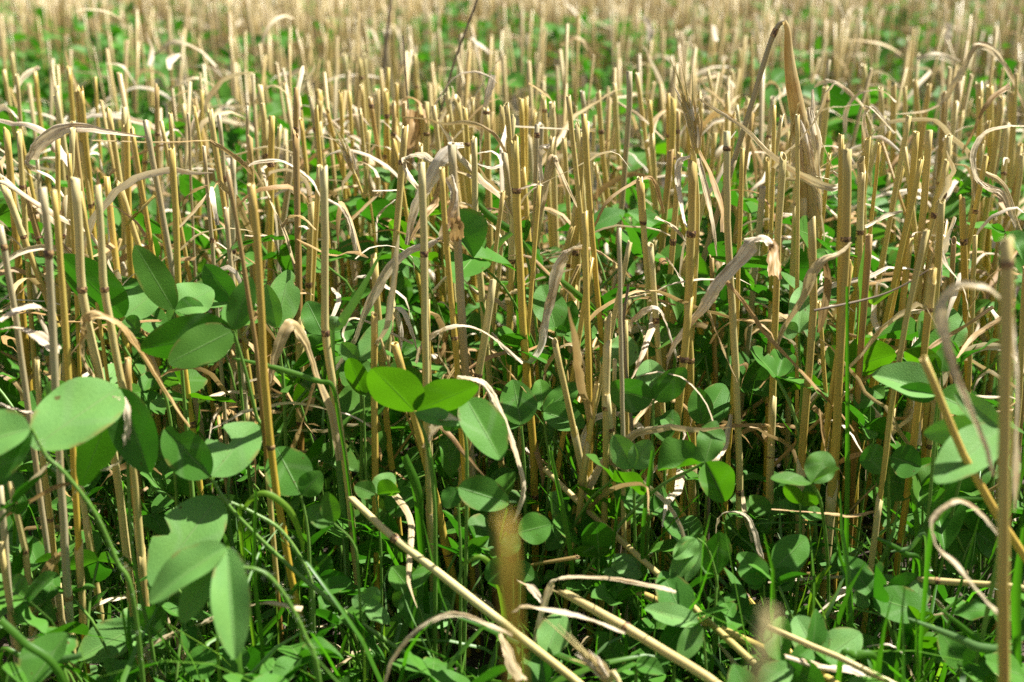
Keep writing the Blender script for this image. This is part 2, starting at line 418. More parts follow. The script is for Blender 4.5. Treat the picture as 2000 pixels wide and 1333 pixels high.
# ------------------------------------------------------------------ where a sight line meets an upright plane at the distance y, or the soil
CP, SP = math.cos(PITCH), math.sin(PITCH)
def ray(px, py):
    u, v = (px - 1000.0) / FPX, (666.5 - py) / FPX
    return np.array([u, CP + v * SP, -SP + v * CP])
def at(px, py, y):
    d = ray(px, py); p = np.array([0, 0, HC]) + d * (y / d[1])
    if p[2] < 0.002 and d[2] < 0:
        p = np.array([0, 0, HC]) + d * ((0.002 - HC) / d[2])
    return p
def dist_for_height(px, py, h):
    d = ray(px, py)
    return (h - HC) * d[1] / d[2]
def depth_of(p): return p[1] * CP + (HC - p[2]) * SP
def px_m(p): return depth_of(p) / FPX                       # metres per photo pixel there
def project(p):
    z = depth_of(p); yy = p[1] * SP - (HC - p[2]) * CP
    return 1000 + FPX * p[0] / z, 666.5 - FPX * yy / z

def spline(P, per=6):
    """Catmull-Rom through the points"""
    P = np.asarray(P, float)
    if len(P) < 3: 
        t = np.linspace(0, 1, per + 1)[:, None]
        return P[0] * (1 - t) + P[1] * t
    Q = np.concatenate([[2 * P[0] - P[1]], P, [2 * P[-1] - P[-2]]])
    out = []
    for i in range(len(P) - 1):
        a, b, c, d = Q[i:i + 4]
        for t in np.linspace(0, 1, per, endpoint=False):
            out.append(0.5 * (2 * b + (c - a) * t + (2 * a - 5 * b + 4 * c - d) * t * t + (3 * b - a - 3 * c + d) * t ** 3))
    out.append(P[-1])
    return np.array(out)

# ------------------------------------------------------------------ the soil
def build_ground():
    xs = np.concatenate([[-60, -20, -6, -2.5], np.linspace(-1.2, 1.2, 61), [2.5, 6, 20, 60]])
    ys = np.concatenate([[-8, -2], np.linspace(-0.4, 2.0, 61), np.linspace(2.2, 8, 20), [14, 30, 80]])
    X, Y = np.meshgrid(xs, ys)
    Z = 0.004 * np.sin(X * 31 + 2 * np.sin(Y * 17)) * np.cos(Y * 37 + X * 11) + 0.002 * np.sin(X * 97 + Y * 61)
    Z = Z * (np.abs(X) < 3) * (Y < 9) - 0.004
    V = np.stack([X, Y, Z], -1).reshape(-1, 3)
    o = mk("ground", (V, grid_quads(1, len(ys), len(xs)), V[:, :2].copy()), M['soil'])
    tag(o, None, None, None, "structure")
build_ground()

# ------------------------------------------------------------------ cut stalks
STALKS = []          # what the labels are written from: dicts
BLEND = {'gold': 'golden', 'plaingold': 'deep golden', 'tan': 'tan', 'grey': 'grey weathered', 'pale': 'pale straw', 'brown': 'brown'}

def resample(P, step=0.010):
    P = np.asarray(P, float)
    s = np.concatenate([[0], np.cumsum(np.linalg.norm(np.diff(P, axis=0), axis=1))])
    k = max(4, int(s[-1] / step))
    t = np.linspace(0, s[-1], k)
    return np.stack([np.interp(t, s, P[:, i]) for i in range(3)], 1), t

SUNV = tuple(sun_vec)
def rib_frame(P, tau, lit=0.0):
    """half-width directions for a ribbon seen from the camera: across the sight line, turned about the ribbon by tau"""
    T = norm(np.gradient(P, axis=0))
    view = norm(np.array([0, 0, HC]) - P)
    if lit:                                     # a blade arching over shows its upper face, turned to the sky
        view = norm(view * 0.62 + np.array(SUNV) * lit)
    S = norm(np.cross(T, view)); F = np.cross(S, T)
    return S * np.cos(tau)[:, None] + F * np.sin(tau)[:, None]

def stalk(P, r, col, joints=(), sheaths=(), slant=0.25, jag=0.06, group=None, name="cut_stalk", splits=0, hollow=True):
    """P: base to top. joints: heights (0..1 along P). sheaths: (joint, length m, flare)."""
    Pr, s = resample(P)
    L = s[-1]
    wob = np.cumsum(rng.normal(0, 0.00012, Pr.shape), 0); wob -= np.linspace(0, 1, len(Pr))[:, None] * wob[-1]
    Pr = Pr + wob
    rad = r * (1.0 - 0.06 * s / L + 0.03 * np.sin(s * 60 + rng.uniform(0, 6)))
    for j in joints:
        rad = rad * (1 + 0.10 * np.exp(-((s - j * L) / 0.004) ** 2))
    root = thing(name, Pr[0])
    if R.random() < 0.4: jag = R.uniform(0.2, 0.8)
    if R.random() < 0.25: slant = R.uniform(0.6, 1.6)
    flat = np.cumsum(rng.normal(0, 0.012, len(Pr))); rad = rad * (1 + np.clip(flat - flat.mean(), -0.1, 0.1))
    mk("culm", tubes(Pr[None], rad[None], 12, hollow, slant if hollow else None, jag), M[col], root)
    def pos(d): return np.array([np.interp(d, s, Pr[:, i]) for i in range(3)])
    for j in joints:
        hj = R.uniform(0.0011, 0.0019)
        d = np.linspace(j * L - hj, j * L + hj, 6)
        prof = np.array([1.0, 1.12, 1.09, 1.18, 1.12, 1.0]) * r
        mk("joint", tubes(np.array([[pos(q) for q in d]]), prof[None], 12), M['node'], root)
    for (j, ln, flare) in sheaths:
        a, b = j * L + 0.001, min(j * L + ln, L - 0.004)
        if b - a < 0.012: continue
        d = np.linspace(a, b, max(5, int((b - a) / 0.008)))
        q = (d - a) / (b - a)
        prof = r * (1.12 + 0.14 * np.exp(-(q / 0.10) ** 2) + flare * q ** 4)
        mk("sheath", tubes(np.array([[pos(x) for x in d]]), prof[None], 12, True, 1.4, 0.25), M['tan' if col in ('gold', 'brown') else 'pale' if col == 'tan' else 'tan'], root)
    return root

def hand_stalk(pts, w, col, d=None, joints=(), h=0.255, sheath=None, slant=0.25, jag=0.07, label=None, name="cut_stalk"):
    """pts: photo points from the cut end downwards, on an upright plane d metres away (taken from the height h if not given)"""
    if d is None: d = dist_for_height(*pts[0], h)
    low = pts[-1]
    dl = ray(*low); z = HC + dl[2] * d / dl[1]
    if z < 0.0:
        d = -HC * dl[1] / dl[2]
    P = [at(x, y, d) for x, y in pts]
    v = P[-1] - P[-2]
    if P[-1][2] > 0.004:
        e = P[-1] + v * (-(P[-1][2] + 0.006) / v[2]) if v[2] < -1e-4 else P[-1] - np.array([0, 0, P[-1][2]])
        P.append(e)
    P = np.array(P[::-1])
    # a slight lean in depth, so that the stubble does not stand on glass planes
    ln = R.uniform(-0.03, 0.03)
    r = 0.5 * w * px_m(P[-1])
    ys = [project(p)[1] for p in P]
    s = np.concatenate([[0], np.cumsum(np.linalg.norm(np.diff(P, axis=0), axis=1))])
    fr = []
    for jy in joints:
        for i in range(len(P) - 1):
            if ys[i] >= jy >= ys[i + 1]:
                lo, hi = 0.0, 1.0
                for _ in range(24):
                    mdl = (lo + hi) / 2
                    if project(P[i] * (1 - mdl) + P[i + 1] * mdl)[1] > jy: lo = mdl
                    else: hi = mdl
                fr.append((s[i] + lo * (s[i + 1] - s[i])) / s[-1])
                break
    low_j = R.uniform(0.08, 0.3)
    if not any(abs(f - low_j) < 0.2 for f in fr): fr.append(low_j)
    sh = []
    if sheath: sh = [(fr[0] if sheath is True else sheath[0], 0.07 if sheath is True else sheath[1], 0.05)]
    elif R.random() < 0.5: sh = [(low_j, R.uniform(0.03, 0.07), R.uniform(0, 0.25))]
    root = stalk(P, r, col, fr, sh, slant, jag, name=name)
    STALKS.append(dict(root=root, top=pts[0], mid=pts[len(pts) // 2], pts=list(pts), col=col, w=w, d=d, lean=(pts[0][0] - pts[-1][0]) / max(1, pts[-1][1] - pts[0][1]),
                       joint=bool(joints), sheath=bool(sheath), leaves=0, label=label, hand=True))
    return root

HS = [  # points from the top down, width px, colour, distance (None: from the usual height), joints (y)
 ([(0,440),(35,640),(70,900)],13,'grey',0.52,[484]), ([(13,257),(43,594)],14,'gold',0.70,[]), ([(37,258),(50,444)],11,'tan',None,[365]),
 ([(83,367),(93,444),(107,744),(115,890),(143,1333)],17,'grey',0.49,[495,1168]), ([(105,372),(113,444),(133,744)],14,'gold',0.50,[]),
 ([(147,348),(153,444),(158,567),(175,644),(197,744),(223,888),(250,1100)],18,'pale',0.52,[567]),
 ([(190,362),(197,444),(203,561),(240,760),(260,921),(283,1181)],16,'pale',0.52,[565]), ([(157,377),(170,444),(190,600)],8,'gold',0.56,[]),
 ([(213,220),(248,444)],12,'tan',None,[]), ([(247,243),(257,580)],14,'gold',0.72,[580]), ([(258,252),(290,444)],11,'gold',None,[]),
 ([(243,210),(243,444)],11,'pale',None,[]), ([(285,238),(322,444),(337,530)],13,'grey',0.68,[]), ([(315,237),(332,333)],9,'tan',None,[]),
 ([(335,293),(347,444),(353,610),(358,694),(380,874)],14,'gold',0.58,[830]), ([(333,222),(337,300)],9,'tan',None,[]),
 ([(368,222),(377,444)],6,'grey',None,[]), ([(379,208),(417,444)],7,'gold',None,[]), ([(428,225),(448,444)],9,'grey',None,[350]),
 ([(483,203),(488,420)],7,'grey',None,[]), ([(490,360),(500,444),(515,740),(530,888),(563,1100),(610,1321)],16,'gold',0.50,[875]),
 ([(445,335),(463,444),(500,670),(520,880),(540,1130),(557,1315)],10,'brown',0.515,[]),
 ([(7,137),(25,240)],10,'tan',None,[]), ([(22,107),(40,230)],9,'tan',None,[]), ([(68,140),(85,280)],9,'gold',None,[]), ([(110,168),(122,330)],11,'pale',None,[225]),
 ([(531,227),(528,444)],13,'gold',0.74,[322]), ([(513,201),(523,350)],8,'tan',None,[303]), ([(576,205),(580,444)],9,'grey',None,[233]),
 ([(583,190),(612,444)],9,'tan',None,[212]), ([(608,193),(626,330)],10,'grey',None,[253]), ([(617,210),(627,325)],9,'gold',None,[]),
 ([(632,327),(635,444),(636,650),(673,888),(683,968),(700,1155),(710,1238)],16,'pale',0.55,[650]),
 ([(665,180),(677,417)],8,'gold',None,[]), ([(682,180),(700,444)],8,'gold',None,[]), ([(706,165),(730,444)],9,'tan',None,[]),
 ([(723,190),(733,260),(763,444)],9,'brown',None,[208]), ([(737,175),(738,444)],11,'pale',None,[]), ([(754,177),(768,444)],9,'gold',None,[228]),
 ([(775,163),(783,444)],7,'gold',None,[]), ([(770,202),(768,330)],9,'brown',None,[262]), ([(790,200),(790,300)],10,'brown',None,[]),
 ([(833,199),(833,330)],12,'tan',None,[262]), ([(847,207),(860,330)],11,'pale',None,[]), ([(872,180),(885,260)],11,'pale',None,[]),
 ([(893,193),(905,290)],13,'tan',None,[]), ([(908,212),(917,380)],10,'gold',None,[282]),
 ([(882,280),(893,467),(905,657),(937,1150)],17,'grey',0.59,[]), ([(823,318),(829,444),(833,727),(838,888),(855,1290)],15,'pale',0.57,[495]),
 ([(863,328),(868,444),(887,660),(893,737)],12,'gold',0.57,[660]), ([(926,270),(928,444),(957,754),(977,895),(990,1015)],13,'pale',0.65,[520]),
 ([(950,213),(957,444)],13,'tan',0.80,[220]), ([(980,208),(988,400)],11,'tan',None,[]), ([(988,207),(997,330)],9,'tan',None,[]),
 ([(673,107),(683,190)],9,'pale',None,[178]), ([(702,112),(709,175)],9,'tan',None,[153]), ([(712,110),(718,170)],9,'pale',None,[]),
 ([(810,107),(815,190)],9,'tan',None,[170]), ([(637,38),(643,140)],8,'tan',None,[]), ([(750,60),(765,180)],9,'grey',None,[]), ([(768,50),(770,150)],9,'tan',None,[]),
 ([(1005,273),(1012,444),(1027,700),(1043,888),(1048,1165)],16,'gold',0.60,[372]), ([(1018,193),(1023,440)],11,'gold',None,[]), ([(1028,192),(1025,440)],9,'gold',None,[]),
 ([(1049,243),(1043,444),(1040,525),(1037,727)],10,'grey',0.70,[264]), ([(1062,192),(1069,333)],10,'tan',None,[217]), ([(1078,200),(1085,444)],13,'pale',None,[]),
 ([(1110,187),(1137,444),(1153,677),(1160,888),(1160,1015)],11,'tan',0.64,[500]), ([(1127,243),(1145,444)],10,'pale',None,[]),
 ([(1140,223),(1155,444),(1180,727),(1184,940)],12,'gold',0.62,[860]), ([(1137,178),(1142,230)],10,'grey',None,[]),
 ([(1168,180),(1178,300),(1193,444)],11,'tan',None,[258]), ([(1200,163),(1212,370)],10,'tan',None,[]), ([(1229,140),(1230,200),(1213,400),(1187,677)],12,'grey',0.78,[]),
 ([(1305,183),(1302,420)],8,'gold',None,[266]), ([(1315,193),(1313,310),(1333,430)],12,'gold',None,[308]), ([(1325,217),(1323,340)],8,'brown',None,[257]),
 ([(1352,317),(1352,444),(1343,610),(1353,888),(1353,1020)],17,'tan',0.62,[458,705]), ([(1345,640),(1335,888),(1333,1030)],11,'gold',0.63,[]),
 ([(1420,257),(1420,444),(1433,680),(1443,888),(1445,1215)],15,'pale',0.58,[290,961]), ([(1450,290),(1446,444),(1437,644),(1423,880),(1407,1178)],10,'gold',0.60,[]),
 ([(1420,182),(1418,260)],8,'tan',None,[]), ([(1445,97),(1440,220)],8,'tan',None,[]),
 ([(1612,170),(1614,205),(1600,333)],13,'tan',None,[197]), ([(1643,265),(1641,430)],11,'gold',0.62,[]),
 ([(1655,292),(1653,444),(1633,874),(1610,1120),(1600,1190)],19,'tan',0.57,[466,990]), ([(1687,127),(1695,217)],11,'tan',None,[]),
 ([(1720,172),(1725,283),(1727,444)],11,'pale',None,[283]), ([(1745,168),(1742,444)],12,'tan',None,[]), ([(1767,170),(1773,444)],10,'tan',None,[]),
 ([(1787,157),(1795,250)],10,'tan',None,[]), ([(1790,258),(1773,444),(1730,657),(1713,737),(1680,877)],13,'gold',0.66,[]),
 ([(1815,255),(1800,444),(1790,620)],15,'tan',0.68,[]), ([(1815,165),(1803,253)],11,'tan',None,[]), ([(1853,266),(1840,380),(1823,444),(1797,640)],16,'pale',0.68,[380]),
 ([(1872,158),(1866,220),(1860,430)],14,'grey',None,[220]), ([(1845,180),(1835,310)],8,'brown',None,[]), ([(1913,165),(1917,444)],15,'tan',None,[]),
 ([(1933,168),(1935,318),(1930,444)],13,'gold',None,[318]), ([(1957,190),(1937,333)],12,'tan',None,[]), ([(1977,180),(1973,400)],15,'tan',None,[]),
 ([(1965,465),(1963,888),(1960,1333)],26,'tan',0.36,[515]), ([(1803,700),(1883,888),(1950,1010),(2010,1100)],17,'gold',0.43,[]),
 ([(1810,450),(1770,620),(1740,800),(1730,888),(1713,998),(1687,1221)],12,'tan',0.54,[1000]), ([(1530,305),(1520,444),(1505,880),(1498,1180)],15,'tan',0.60,[895]),
 ([(1553,400),(1547,551),(1537,888),(1535,1035)],11,'tan',0.68,[551]), ([(1585,430),(1590,600),(1567,888),(1560,1190)],17,'tan',0.575,[]),
 ([(20,945),(50,1078),(67,1255)],13,'tan',0.50,[1078]), ([(72,700),(83,888),(98,1015),(120,1220)],12,'tan',0.51,[1015]), ([(150,900),(157,945),(187,1128),(197,1198)],13,'pale',0.54,[]),
 ([(0,952),(22,1215),(40,1330)],14,'grey',0.47,[1215]), ([(0,1060),(30,1240),(50,1320)],13,'tan',0.46,[]), ([(250,700),(258,921),(285,1170)],14,'brown',0.54,[]),
 ([(985,1012),(1000,1180),(1012,1333)],24,'plaingold',0.150,[]), ([(1503,1195),(1478,1333)],26,'pale',0.150,[]),
 ([(1280,470),(1273,700),(1270,900)],9,'tan',0.75,[]), ([(900,900),(918,1060),(925,1200)],17,'tan',0.60,[]), ([(1390,500),(1400,800),(1415,1050)],10,'brown',0.66,[]),
 ([(1863,470),(1850,700),(1820,940)],11,'brown',0.66,[]), ([(1905,460),(1890,800),(1880,1100)],10,'tan',0.66,[]), ([(2004,520),(1990,800),(1950,1150)],13,'tan',0.56,[]),
]
for e in HS: hand_stalk(*e)

# ------------------------------------------------------------------ dry leaf blades and their parents
def hand_leaf(pts, ws, d=None, kind='dry', twist=None, cup=None, parent=None, dzlin=0.0):
    """a dry blade along photo points; it hangs on the stalk nearest to one of its ends"""
    best = None
    if parent is None:
        for q in STALKS:
            if d is not None and abs(q['d'] - d) > 0.16: continue
            pp = q['pts']
            for end in (pts[0], pts[-1]):
                for (ax, ay), (bx, by) in zip(pp[:-1], pp[1:]):
                    if not (min(ay, by) - 30 < end[1] < max(ay, by) + 30): continue
                    f = min(1, max(0, (end[1] - ay) / (by - ay + 1e-6)))
                    dist = abs(ax + f * (bx - ax) - end[0]) + (0 if end is pts[0] else 2)
                    if best is None or dist < best[0]: best = (dist, q, end)
        if best and best[0] < 30:
            parent = best[1]['root']; best[1]['leaves'] += 1
            if d is None: d = best[1]['d']
    if d is None: d = 0.62
    if cup is None: cup = R.choice([-1, 1]) * R.uniform(0.08, 0.3)
    n = len(pts)
    k1, k2 = R.uniform(0.5, 1), R.uniform(0, 6.28)
    flip = best is not None and best[2] is pts[-1]
    P = []
    for i, (x, y) in enumerate(pts):
        f = i / (n - 1); f = 1 - f if flip else f
        P.append(at(x, y, d + (0.012 * math.sin(f * 3.1 * k1 + k2) - 0.012 * math.sin(k2)) * min(1, f * 3) + dzlin * i / (n - 1)))
    per = 7
    P = spline(P, per)
    P[1:-1] += rng.normal(0, 0.00008, (len(P) - 2, 3))
    w = np.interp(np.linspace(0, n - 1, len(P)), range(n), ws)
    t = np.linspace(0, 1, len(P))
    a0 = R.uniform(-0.7, 0.7) if twist is None else twist[0]
    a1 = R.uniform(-1.0, 1.0) if twist is None else twist[1]
    tau = a0 + (a1 - a0) * t + 0.35 * np.sin(t * R.uniform(6, 14) + k2)
    tau = np.clip(tau, -1.15, 1.15)
    lit = 0.0 if R.random() < 0.2 and kind != 'drywhite' else R.uniform(0.6, 1.0)
    S = rib_frame(P, tau * (0.7 if lit else 1.0), lit)
    hw = np.array([0.5 * w[i] * px_m(P[i]) for i in range(len(P))]) / np.maximum(np.cos(tau), 0.85) * (1 + 0.1 * lit)
    hw = hw * (1 + 0.06 * np.sin(t * 40 + k2))
    geo = ribbons(P[None], (S * hw[:, None])[None], cup, 9, 10.0, 0.28, 14)
    if parent is not None:
        return mk("dry_leaf", geo, M[kind], parent)
    o = mk("dry_leaf", geo, M[kind])
    LOOSE.append((o, pts[len(pts) // 2], kind))
    return o
LOOSE = []
HL = [
 ([(292,270),(225,260),(160,250),(120,255),(80,280),(57,318),(65,332),(100,348),(125,385),(138,408)],[4,8,14,20,22,20,16,12,8,2],None,'drywhite'),
 ([(410,275),(310,278),(180,275)],[5,5,3],0.70,'dry'), ([(410,275),(450,300),(480,325),(492,345)],[7,9,9,4],0.70,'drybrown'),
 ([(485,325),(500,318),(545,315),(580,330),(607,352),(627,385)],[3,7,8,8,7,5],0.70,'dry'), ([(550,444),(567,423),(590,425),(617,450)],[6,8,8,5],0.6,'dry'),
 ([(640,390),(668,407),(685,440),(695,490)],[6,8,9,6],0.57,'drywhite'),
 ([(905,285),(885,287),(860,315),(838,355),(820,390),(805,430),(795,478)],[10,22,26,24,20,16,8],0.60,'drywhite',(0.1,-0.2)),
 ([(850,318),(825,303),(800,305),(790,322),(800,345),(820,372)],[8,15,15,15,15,8],0.61,'dry'),
 ([(877,345),(888,380),(880,420),(862,460),(845,475),(800,490),(765,520),(740,560),(710,620),(690,670),(640,740),(585,790)],[20,22,20,12,12,14,16,18,12,9,6,2],0.575,'drywhite',(0.0,0.5)),
 ([(860,345),(852,380),(848,400),(830,420),(800,470)],[14,14,13,11,4],0.62,'drybrown'), ([(888,425),(892,445),(893,466)],[18,26,27],0.585,'drybrown',(0.1,0.1)),
 ([(805,215),(800,260),(792,335)],[20,28,10],0.80,'drybrown'), ([(825,225),(822,290),(815,340)],[18,24,12],0.82,'drybrown'), ([(785,200),(800,190),(822,205),(832,240)],[6,8,9,6],0.80,'drybrown'),
 ([(998,347),(993,317),(973,273),(943,248),(907,240),(867,243),(833,233),(787,230)],[4,5,6,7,9,7,5,3],0.72,'dry'),
 ([(992,385),(923,347),(880,330)],[8,9,5],0.68,'dry'), ([(933,300),(963,297),(980,320),(960,328),(933,320)],[5,6,6,5,3],0.66,'drywhite'),
 ([(937,317),(940,265),(950,200),(963,147)],[6,8,10,13],0.82,'drywhite',(0,0.2)), ([(1163,255),(1100,252),(1000,247)],[6,5,4],0.74,'dry'),
 ([(1012,372),(1037,362),(1057,358),(1053,320),(1060,290),(1073,288)],[5,8,12,14,14,9],0.60,'drywhite'),
 ([(1133,413),(1110,370),(1090,325),(1083,307),(1072,340),(1060,395),(1048,450)],[5,8,12,19,17,13,5],0.68,'dry'),
 ([(1083,293),(1088,250),(1080,203),(1060,180),(1033,163)],[3,4,5,7,5],0.80,'dry'),
 ([(1160,444),(1187,393),(1233,360),(1267,347),(1283,367),(1297,417)],[4,6,7,8,10,5],0.66,'drybrown'),
 ([(1207,200),(1253,230),(1297,273)],[5,5,4],0.85,'dry'),
 ([(1627,337),(1642,350),(1633,367),(1600,360),(1550,333),(1500,297),(1457,253),(1417,227),(1363,193)],[5,8,13,17,14,9,7,6,5],0.66,'dry'),
 ([(1360,283),(1390,347),(1410,407),(1413,454)],[8,15,17,10],0.62,'drybrown'), ([(1363,310),(1380,380),(1393,440),(1400,500)],[10,14,12,5],0.615,'dry'),
 ([(1347,307),(1327,317),(1323,353),(1333,417),(1340,444)],[4,13,13,8,4],0.62,'drywhite'),
 ([(1345,500),(1340,475),(1310,440),(1280,425)],[5,10,15,12],0.63,'dry'), ([(1335,560),(1327,540),(1303,507)],[4,8,16],0.63,'drywhite'),
 ([(1506,476),(1494,467),(1473,470),(1450,500),(1400,557),(1377,597),(1333,650),(1310,690),(1300,735)],[14,20,28,30,26,18,11,8,3],0.56,'drywhite',(0.0,-0.1),0.12,None,0.03),
 ([(1499,468),(1510,482),(1512,510),(1513,543)],[10,20,24,25],0.572,'drybrown',(0.1,0.1)),
 ([(1420,550),(1450,587),(1483,634),(1500,657),(1550,710),(1600,764),(1643,810),(1673,850),(1682,884)],[6,8,8,8,7,8,8,7,4],0.58,'drybrown'),
 ([(1383,607),(1410,677),(1440,747)],[6,8,3],0.57,'dry'),
 ([(1027,708),(1037,706),(1057,674),(1067,617),(1077,577),(1090,524),(1113,490),(1137,480)],[6,10,13,16,19,21,17,5],0.595,'drywhite',(0.1,0.4)),
 ([(1027,708),(1010,700),(985,680),(960,650)],[6,7,7,4],0.595,'dry'),
 ([(1157,764),(1143,724),(1127,681),(1107,674),(1083,691),(1065,727),(1067,771),(1083,797),(1110,827),(1143,861),(1167,888)],[5,8,9,10,9,8,8,8,8,5,2],0.60,'dry'),
 ([(1230,650),(1240,624),(1267,604),(1287,604),(1300,630),(1313,670),(1323,707)],[8,10,10,8,7,7,3],0.60,'drywhite'),
 ([(1205,650),(1233,594),(1267,582),(1320,597)],[5,6,5,3],0.63,'drybrown'), ([(1293,567),(1233,580),(1170,584)],[4,4,3],0.64,'dry'),
 ([(663,900),(647,804),(620,737),(600,674),(577,637),(560,642),(537,697),(527,750)],[10,14,15,19,24,22,15,7],0.54,'dry',(0.2,0.1)),
 ([(613,750),(593,817),(567,888),(553,955)],[7,8,7,5],0.54,'drybrown'), ([(807,671),(750,644),(713,627),(683,624),(670,650),(675,670)],[6,6,5,5,4,3],0.60,'dry'),
 ([(777,707),(783,651),(773,604),(790,611),(803,644),(817,691)],[8,13,14,13,9,5],0.60,'drywhite'),
 ([(813,711),(823,677),(853,651),(893,636),(933,644),(973,667),(1020,710)],[9,11,12,11,9,7,5],0.575,'dry'), ([(880,731),(857,691),(860,657),(870,640)],[7,9,8,5],0.575,'dry'),
 ([(893,737),(927,741),(950,754),(967,784),(983,821),(1000,861),(1012,900),(1022,940),(1020,975),(1003,1020)],[8,13,13,17,17,15,15,11,9,4],0.53,'dry',(0.2,-0.3)),
 ([(833,874),(847,837),(870,817),(893,821)],[13,18,17,4],0.51,'drywhite'),
 ([(370,834),(333,781),(300,727),(267,674),(240,641),(213,624),(187,616),(167,624),(160,644)],[6,13,14,14,14,14,16,15,7],0.53,'dry'),
 ([(163,640),(160,690),(178,730),(198,757)],[18,24,20,5],0.525,'dry',(0.2,0.2)), ([(0,627),(33,607),(67,599),(92,607)],[8,13,15,3],0.50,'drywhite'),
 ([(112,687),(77,657),(33,641),(0,644)],[20,19,9,6],0.495,'drywhite'), ([(70,809),(33,801),(0,791)],[7,9,9],0.49,'drywhite'),
 ([(187,918),(220,911),(243,888),(247,851),(250,811),(240,781),(220,777)],[7,11,15,19,19,14,8],0.47,'drywhite'),
 ([(387,787),(417,774),(450,767),(480,767)],[6,8,8,5],0.58,'dry'),
 ([(590,1191),(527,1178),(500,1181),(453,1191),(400,1215),(350,1235),(303,1258),(290,1281),(317,1333)],[12,14,14,18,20,18,17,17,12],0.47,'dry'),
 ([(117,1081),(93,1111),(73,1161),(70,1205)],[14,19,17,9],0.51,'dry'), ([(137,1275),(110,1255),(77,1241),(47,1251),(0,1275)],[6,17,19,14,6],0.46,'drywhite'),
 ([(147,1231),(167,1201),(200,1178),(247,1165)],[6,8,11,7],0.52,'dry'), ([(137,945),(110,951),(50,985),(0,1015)],[6,8,7,5],0.47,'drybrown'), ([(103,898),(50,951),(0,1005)],[7,8,8],0.48,'dry'),
 ([(1000,1241),(950,1218),(900,1201),(860,1205),(810,1235),(767,1288),(753,1333)],[8,9,10,10,9,7,5],0.425,'dry'),
 ([(977,1238),(990,1271),(1000,1298),(1020,1330)],[10,21,24,22],0.42,'dry'),
 ([(1320,1156),(1283,1146),(1213,1133),(1160,1128),(1103,1128),(1080,1138),(1063,1181),(1043,1255),(1030,1318)],[8,10,8,7,9,13,13,8,6],0.46,'dry'),
 ([(1220,1238),(1173,1218),(1117,1201),(1060,1190),(1023,1185),(1000,1198)],[5,12,13,14,13,3],0.435,'dry'), ([(1060,1178),(1037,1148),(1013,1135)],[8,13,8],0.47,'dry'),
 ([(1403,1088),(1398,1038),(1407,1008),(1430,1000),(1457,1008),(1473,1038),(1483,1075),(1497,1115)],[5,8,7,5,5,8,9,5],0.52,'dry'),
 ([(1957,587),(1927,564),(1883,557),(1853,577),(1837,611),(1847,661),(1863,717),(1890,784),(1927,877),(1940,930)],[9,13,18,20,19,17,15,13,9,4],0.385,'dry'),
 ([(1950,1201),(1900,1141),(1867,1101),(1830,1068),(1820,1028),(1833,1001),(1860,981),(1883,981),(1917,1005),(1950,1045)],[13,13,12,12,10,10,10,10,10,8],0.385,'dry'),
 ([(1972,600),(1981,660),(1986,760),(1986,900),(1982,1000)],[9,16,17,14,5],0.375,'drywhite',(0.1,0.2)),
 ([(1707,1000),(1667,1008),(1617,1003),(1507,995)],[4,9,7,4],0.545,'drybrown'), ([(1500,1138),(1567,1131),(1633,1128),(1677,1126)],[4,6,6,5],0.54,'dry'),
 ([(1677,1126),(1707,1131),(1767,1151),(1823,1171),(1847,1198),(1850,1235),(1870,1308)],[5,6,7,8,7,6,3],0.53,'dry'),
 ([(1697,1143),(1657,1151),(1627,1171),(1593,1201)],[8,15,11,6],0.54,'drywhite'), ([(1787,1331),(1770,1288),(1777,1238),(1800,1208),(1847,1198)],[4,6,7,8,5],0.48,'dry'),
 ([(1533,1281),(1600,1301),(1660,1308),(1707,1333)],[8,15,17,12],0.45,'drywhite'), ([(1683,1265),(1733,1258),(1767,1278)],[5,7,4],0.47,'drywhite'),
 ([(1663,474),(1640,494),(1610,507),(1587,534),(1570,577),(1533,637),(1517,677)],[5,8,17,19,13,10,5],0.57,'dry'), ([(1612,510),(1617,560),(1607,620),(1597,650)],[10,15,14,7],0.575,'drybrown'),
 ([(1750,223),(1793,220),(1820,213),(1847,193),(1863,163),(1883,133),(1900,97),(1913,87),(1937,97),(1960,123),(1980,163),(2000,210)],[3,5,8,9,10,9,9,12,14,10,9,7],0.86,'dry'),
 ([(1710,260),(1687,210),(1660,182),(1633,162),(1610,160),(1590,170)],[4,8,9,8,7,3],0.86,'dry'), ([(1650,260),(1653,217),(1673,187),(1700,177),(1727,180),(1750,200)],[6,8,6,6,6,4],0.82,'dry'),
 ([(1747,260),(1730,240),(1707,213),(1693,209),(1687,233),(1692,283),(1680,300),(1663,300)],[10,9,10,15,19,15,9,9],0.74,'dry',(0.2,0.0)),
 ([(2004,247),(1973,247),(1930,257),(1910,277),(1900,307),(1907,347),(1930,367),(1957,380),(1973,417),(1983,444)],[4,7,10,10,11,13,15,12,9,6],0.69,'dry'),
 ([(1973,167),(1943,187),(1920,217),(1900,260),(1880,300)],[9,10,8,7,5],0.78,'drybrown'), ([(1690,444),(1727,423),(1763,413)],[8,9,4],0.62,'dry'),
 ([(300,108),(340,82),(387,97),(423,130)],[5,8,8,6],1.15,'dry'), ([(333,173),(383,152),(423,173)],[5,7,6],1.05,'dry'), ([(293,130),(296,95),(285,66)],[9,12,7],1.2,'drywhite'),
 ([(330,135),(333,118),(352,106)],[7,13,5],1.1,'drywhite'), ([(27,180),(50,147),(77,131)],[5,8,6],1.0,'dry'), ([(500,203),(517,177),(537,168),(560,183),(568,200)],[7,9,8,6,4],0.9,'dry'),
 ([(353,407),(377,373),(407,362)],[4,11,6],0.62,'drybrown'), ([(413,365),(416,390),(425,440)],[5,11,7],0.62,'drywhite'), ([(350,444),(390,400),(413,370)],[5,6,4],0.62,'dry'),
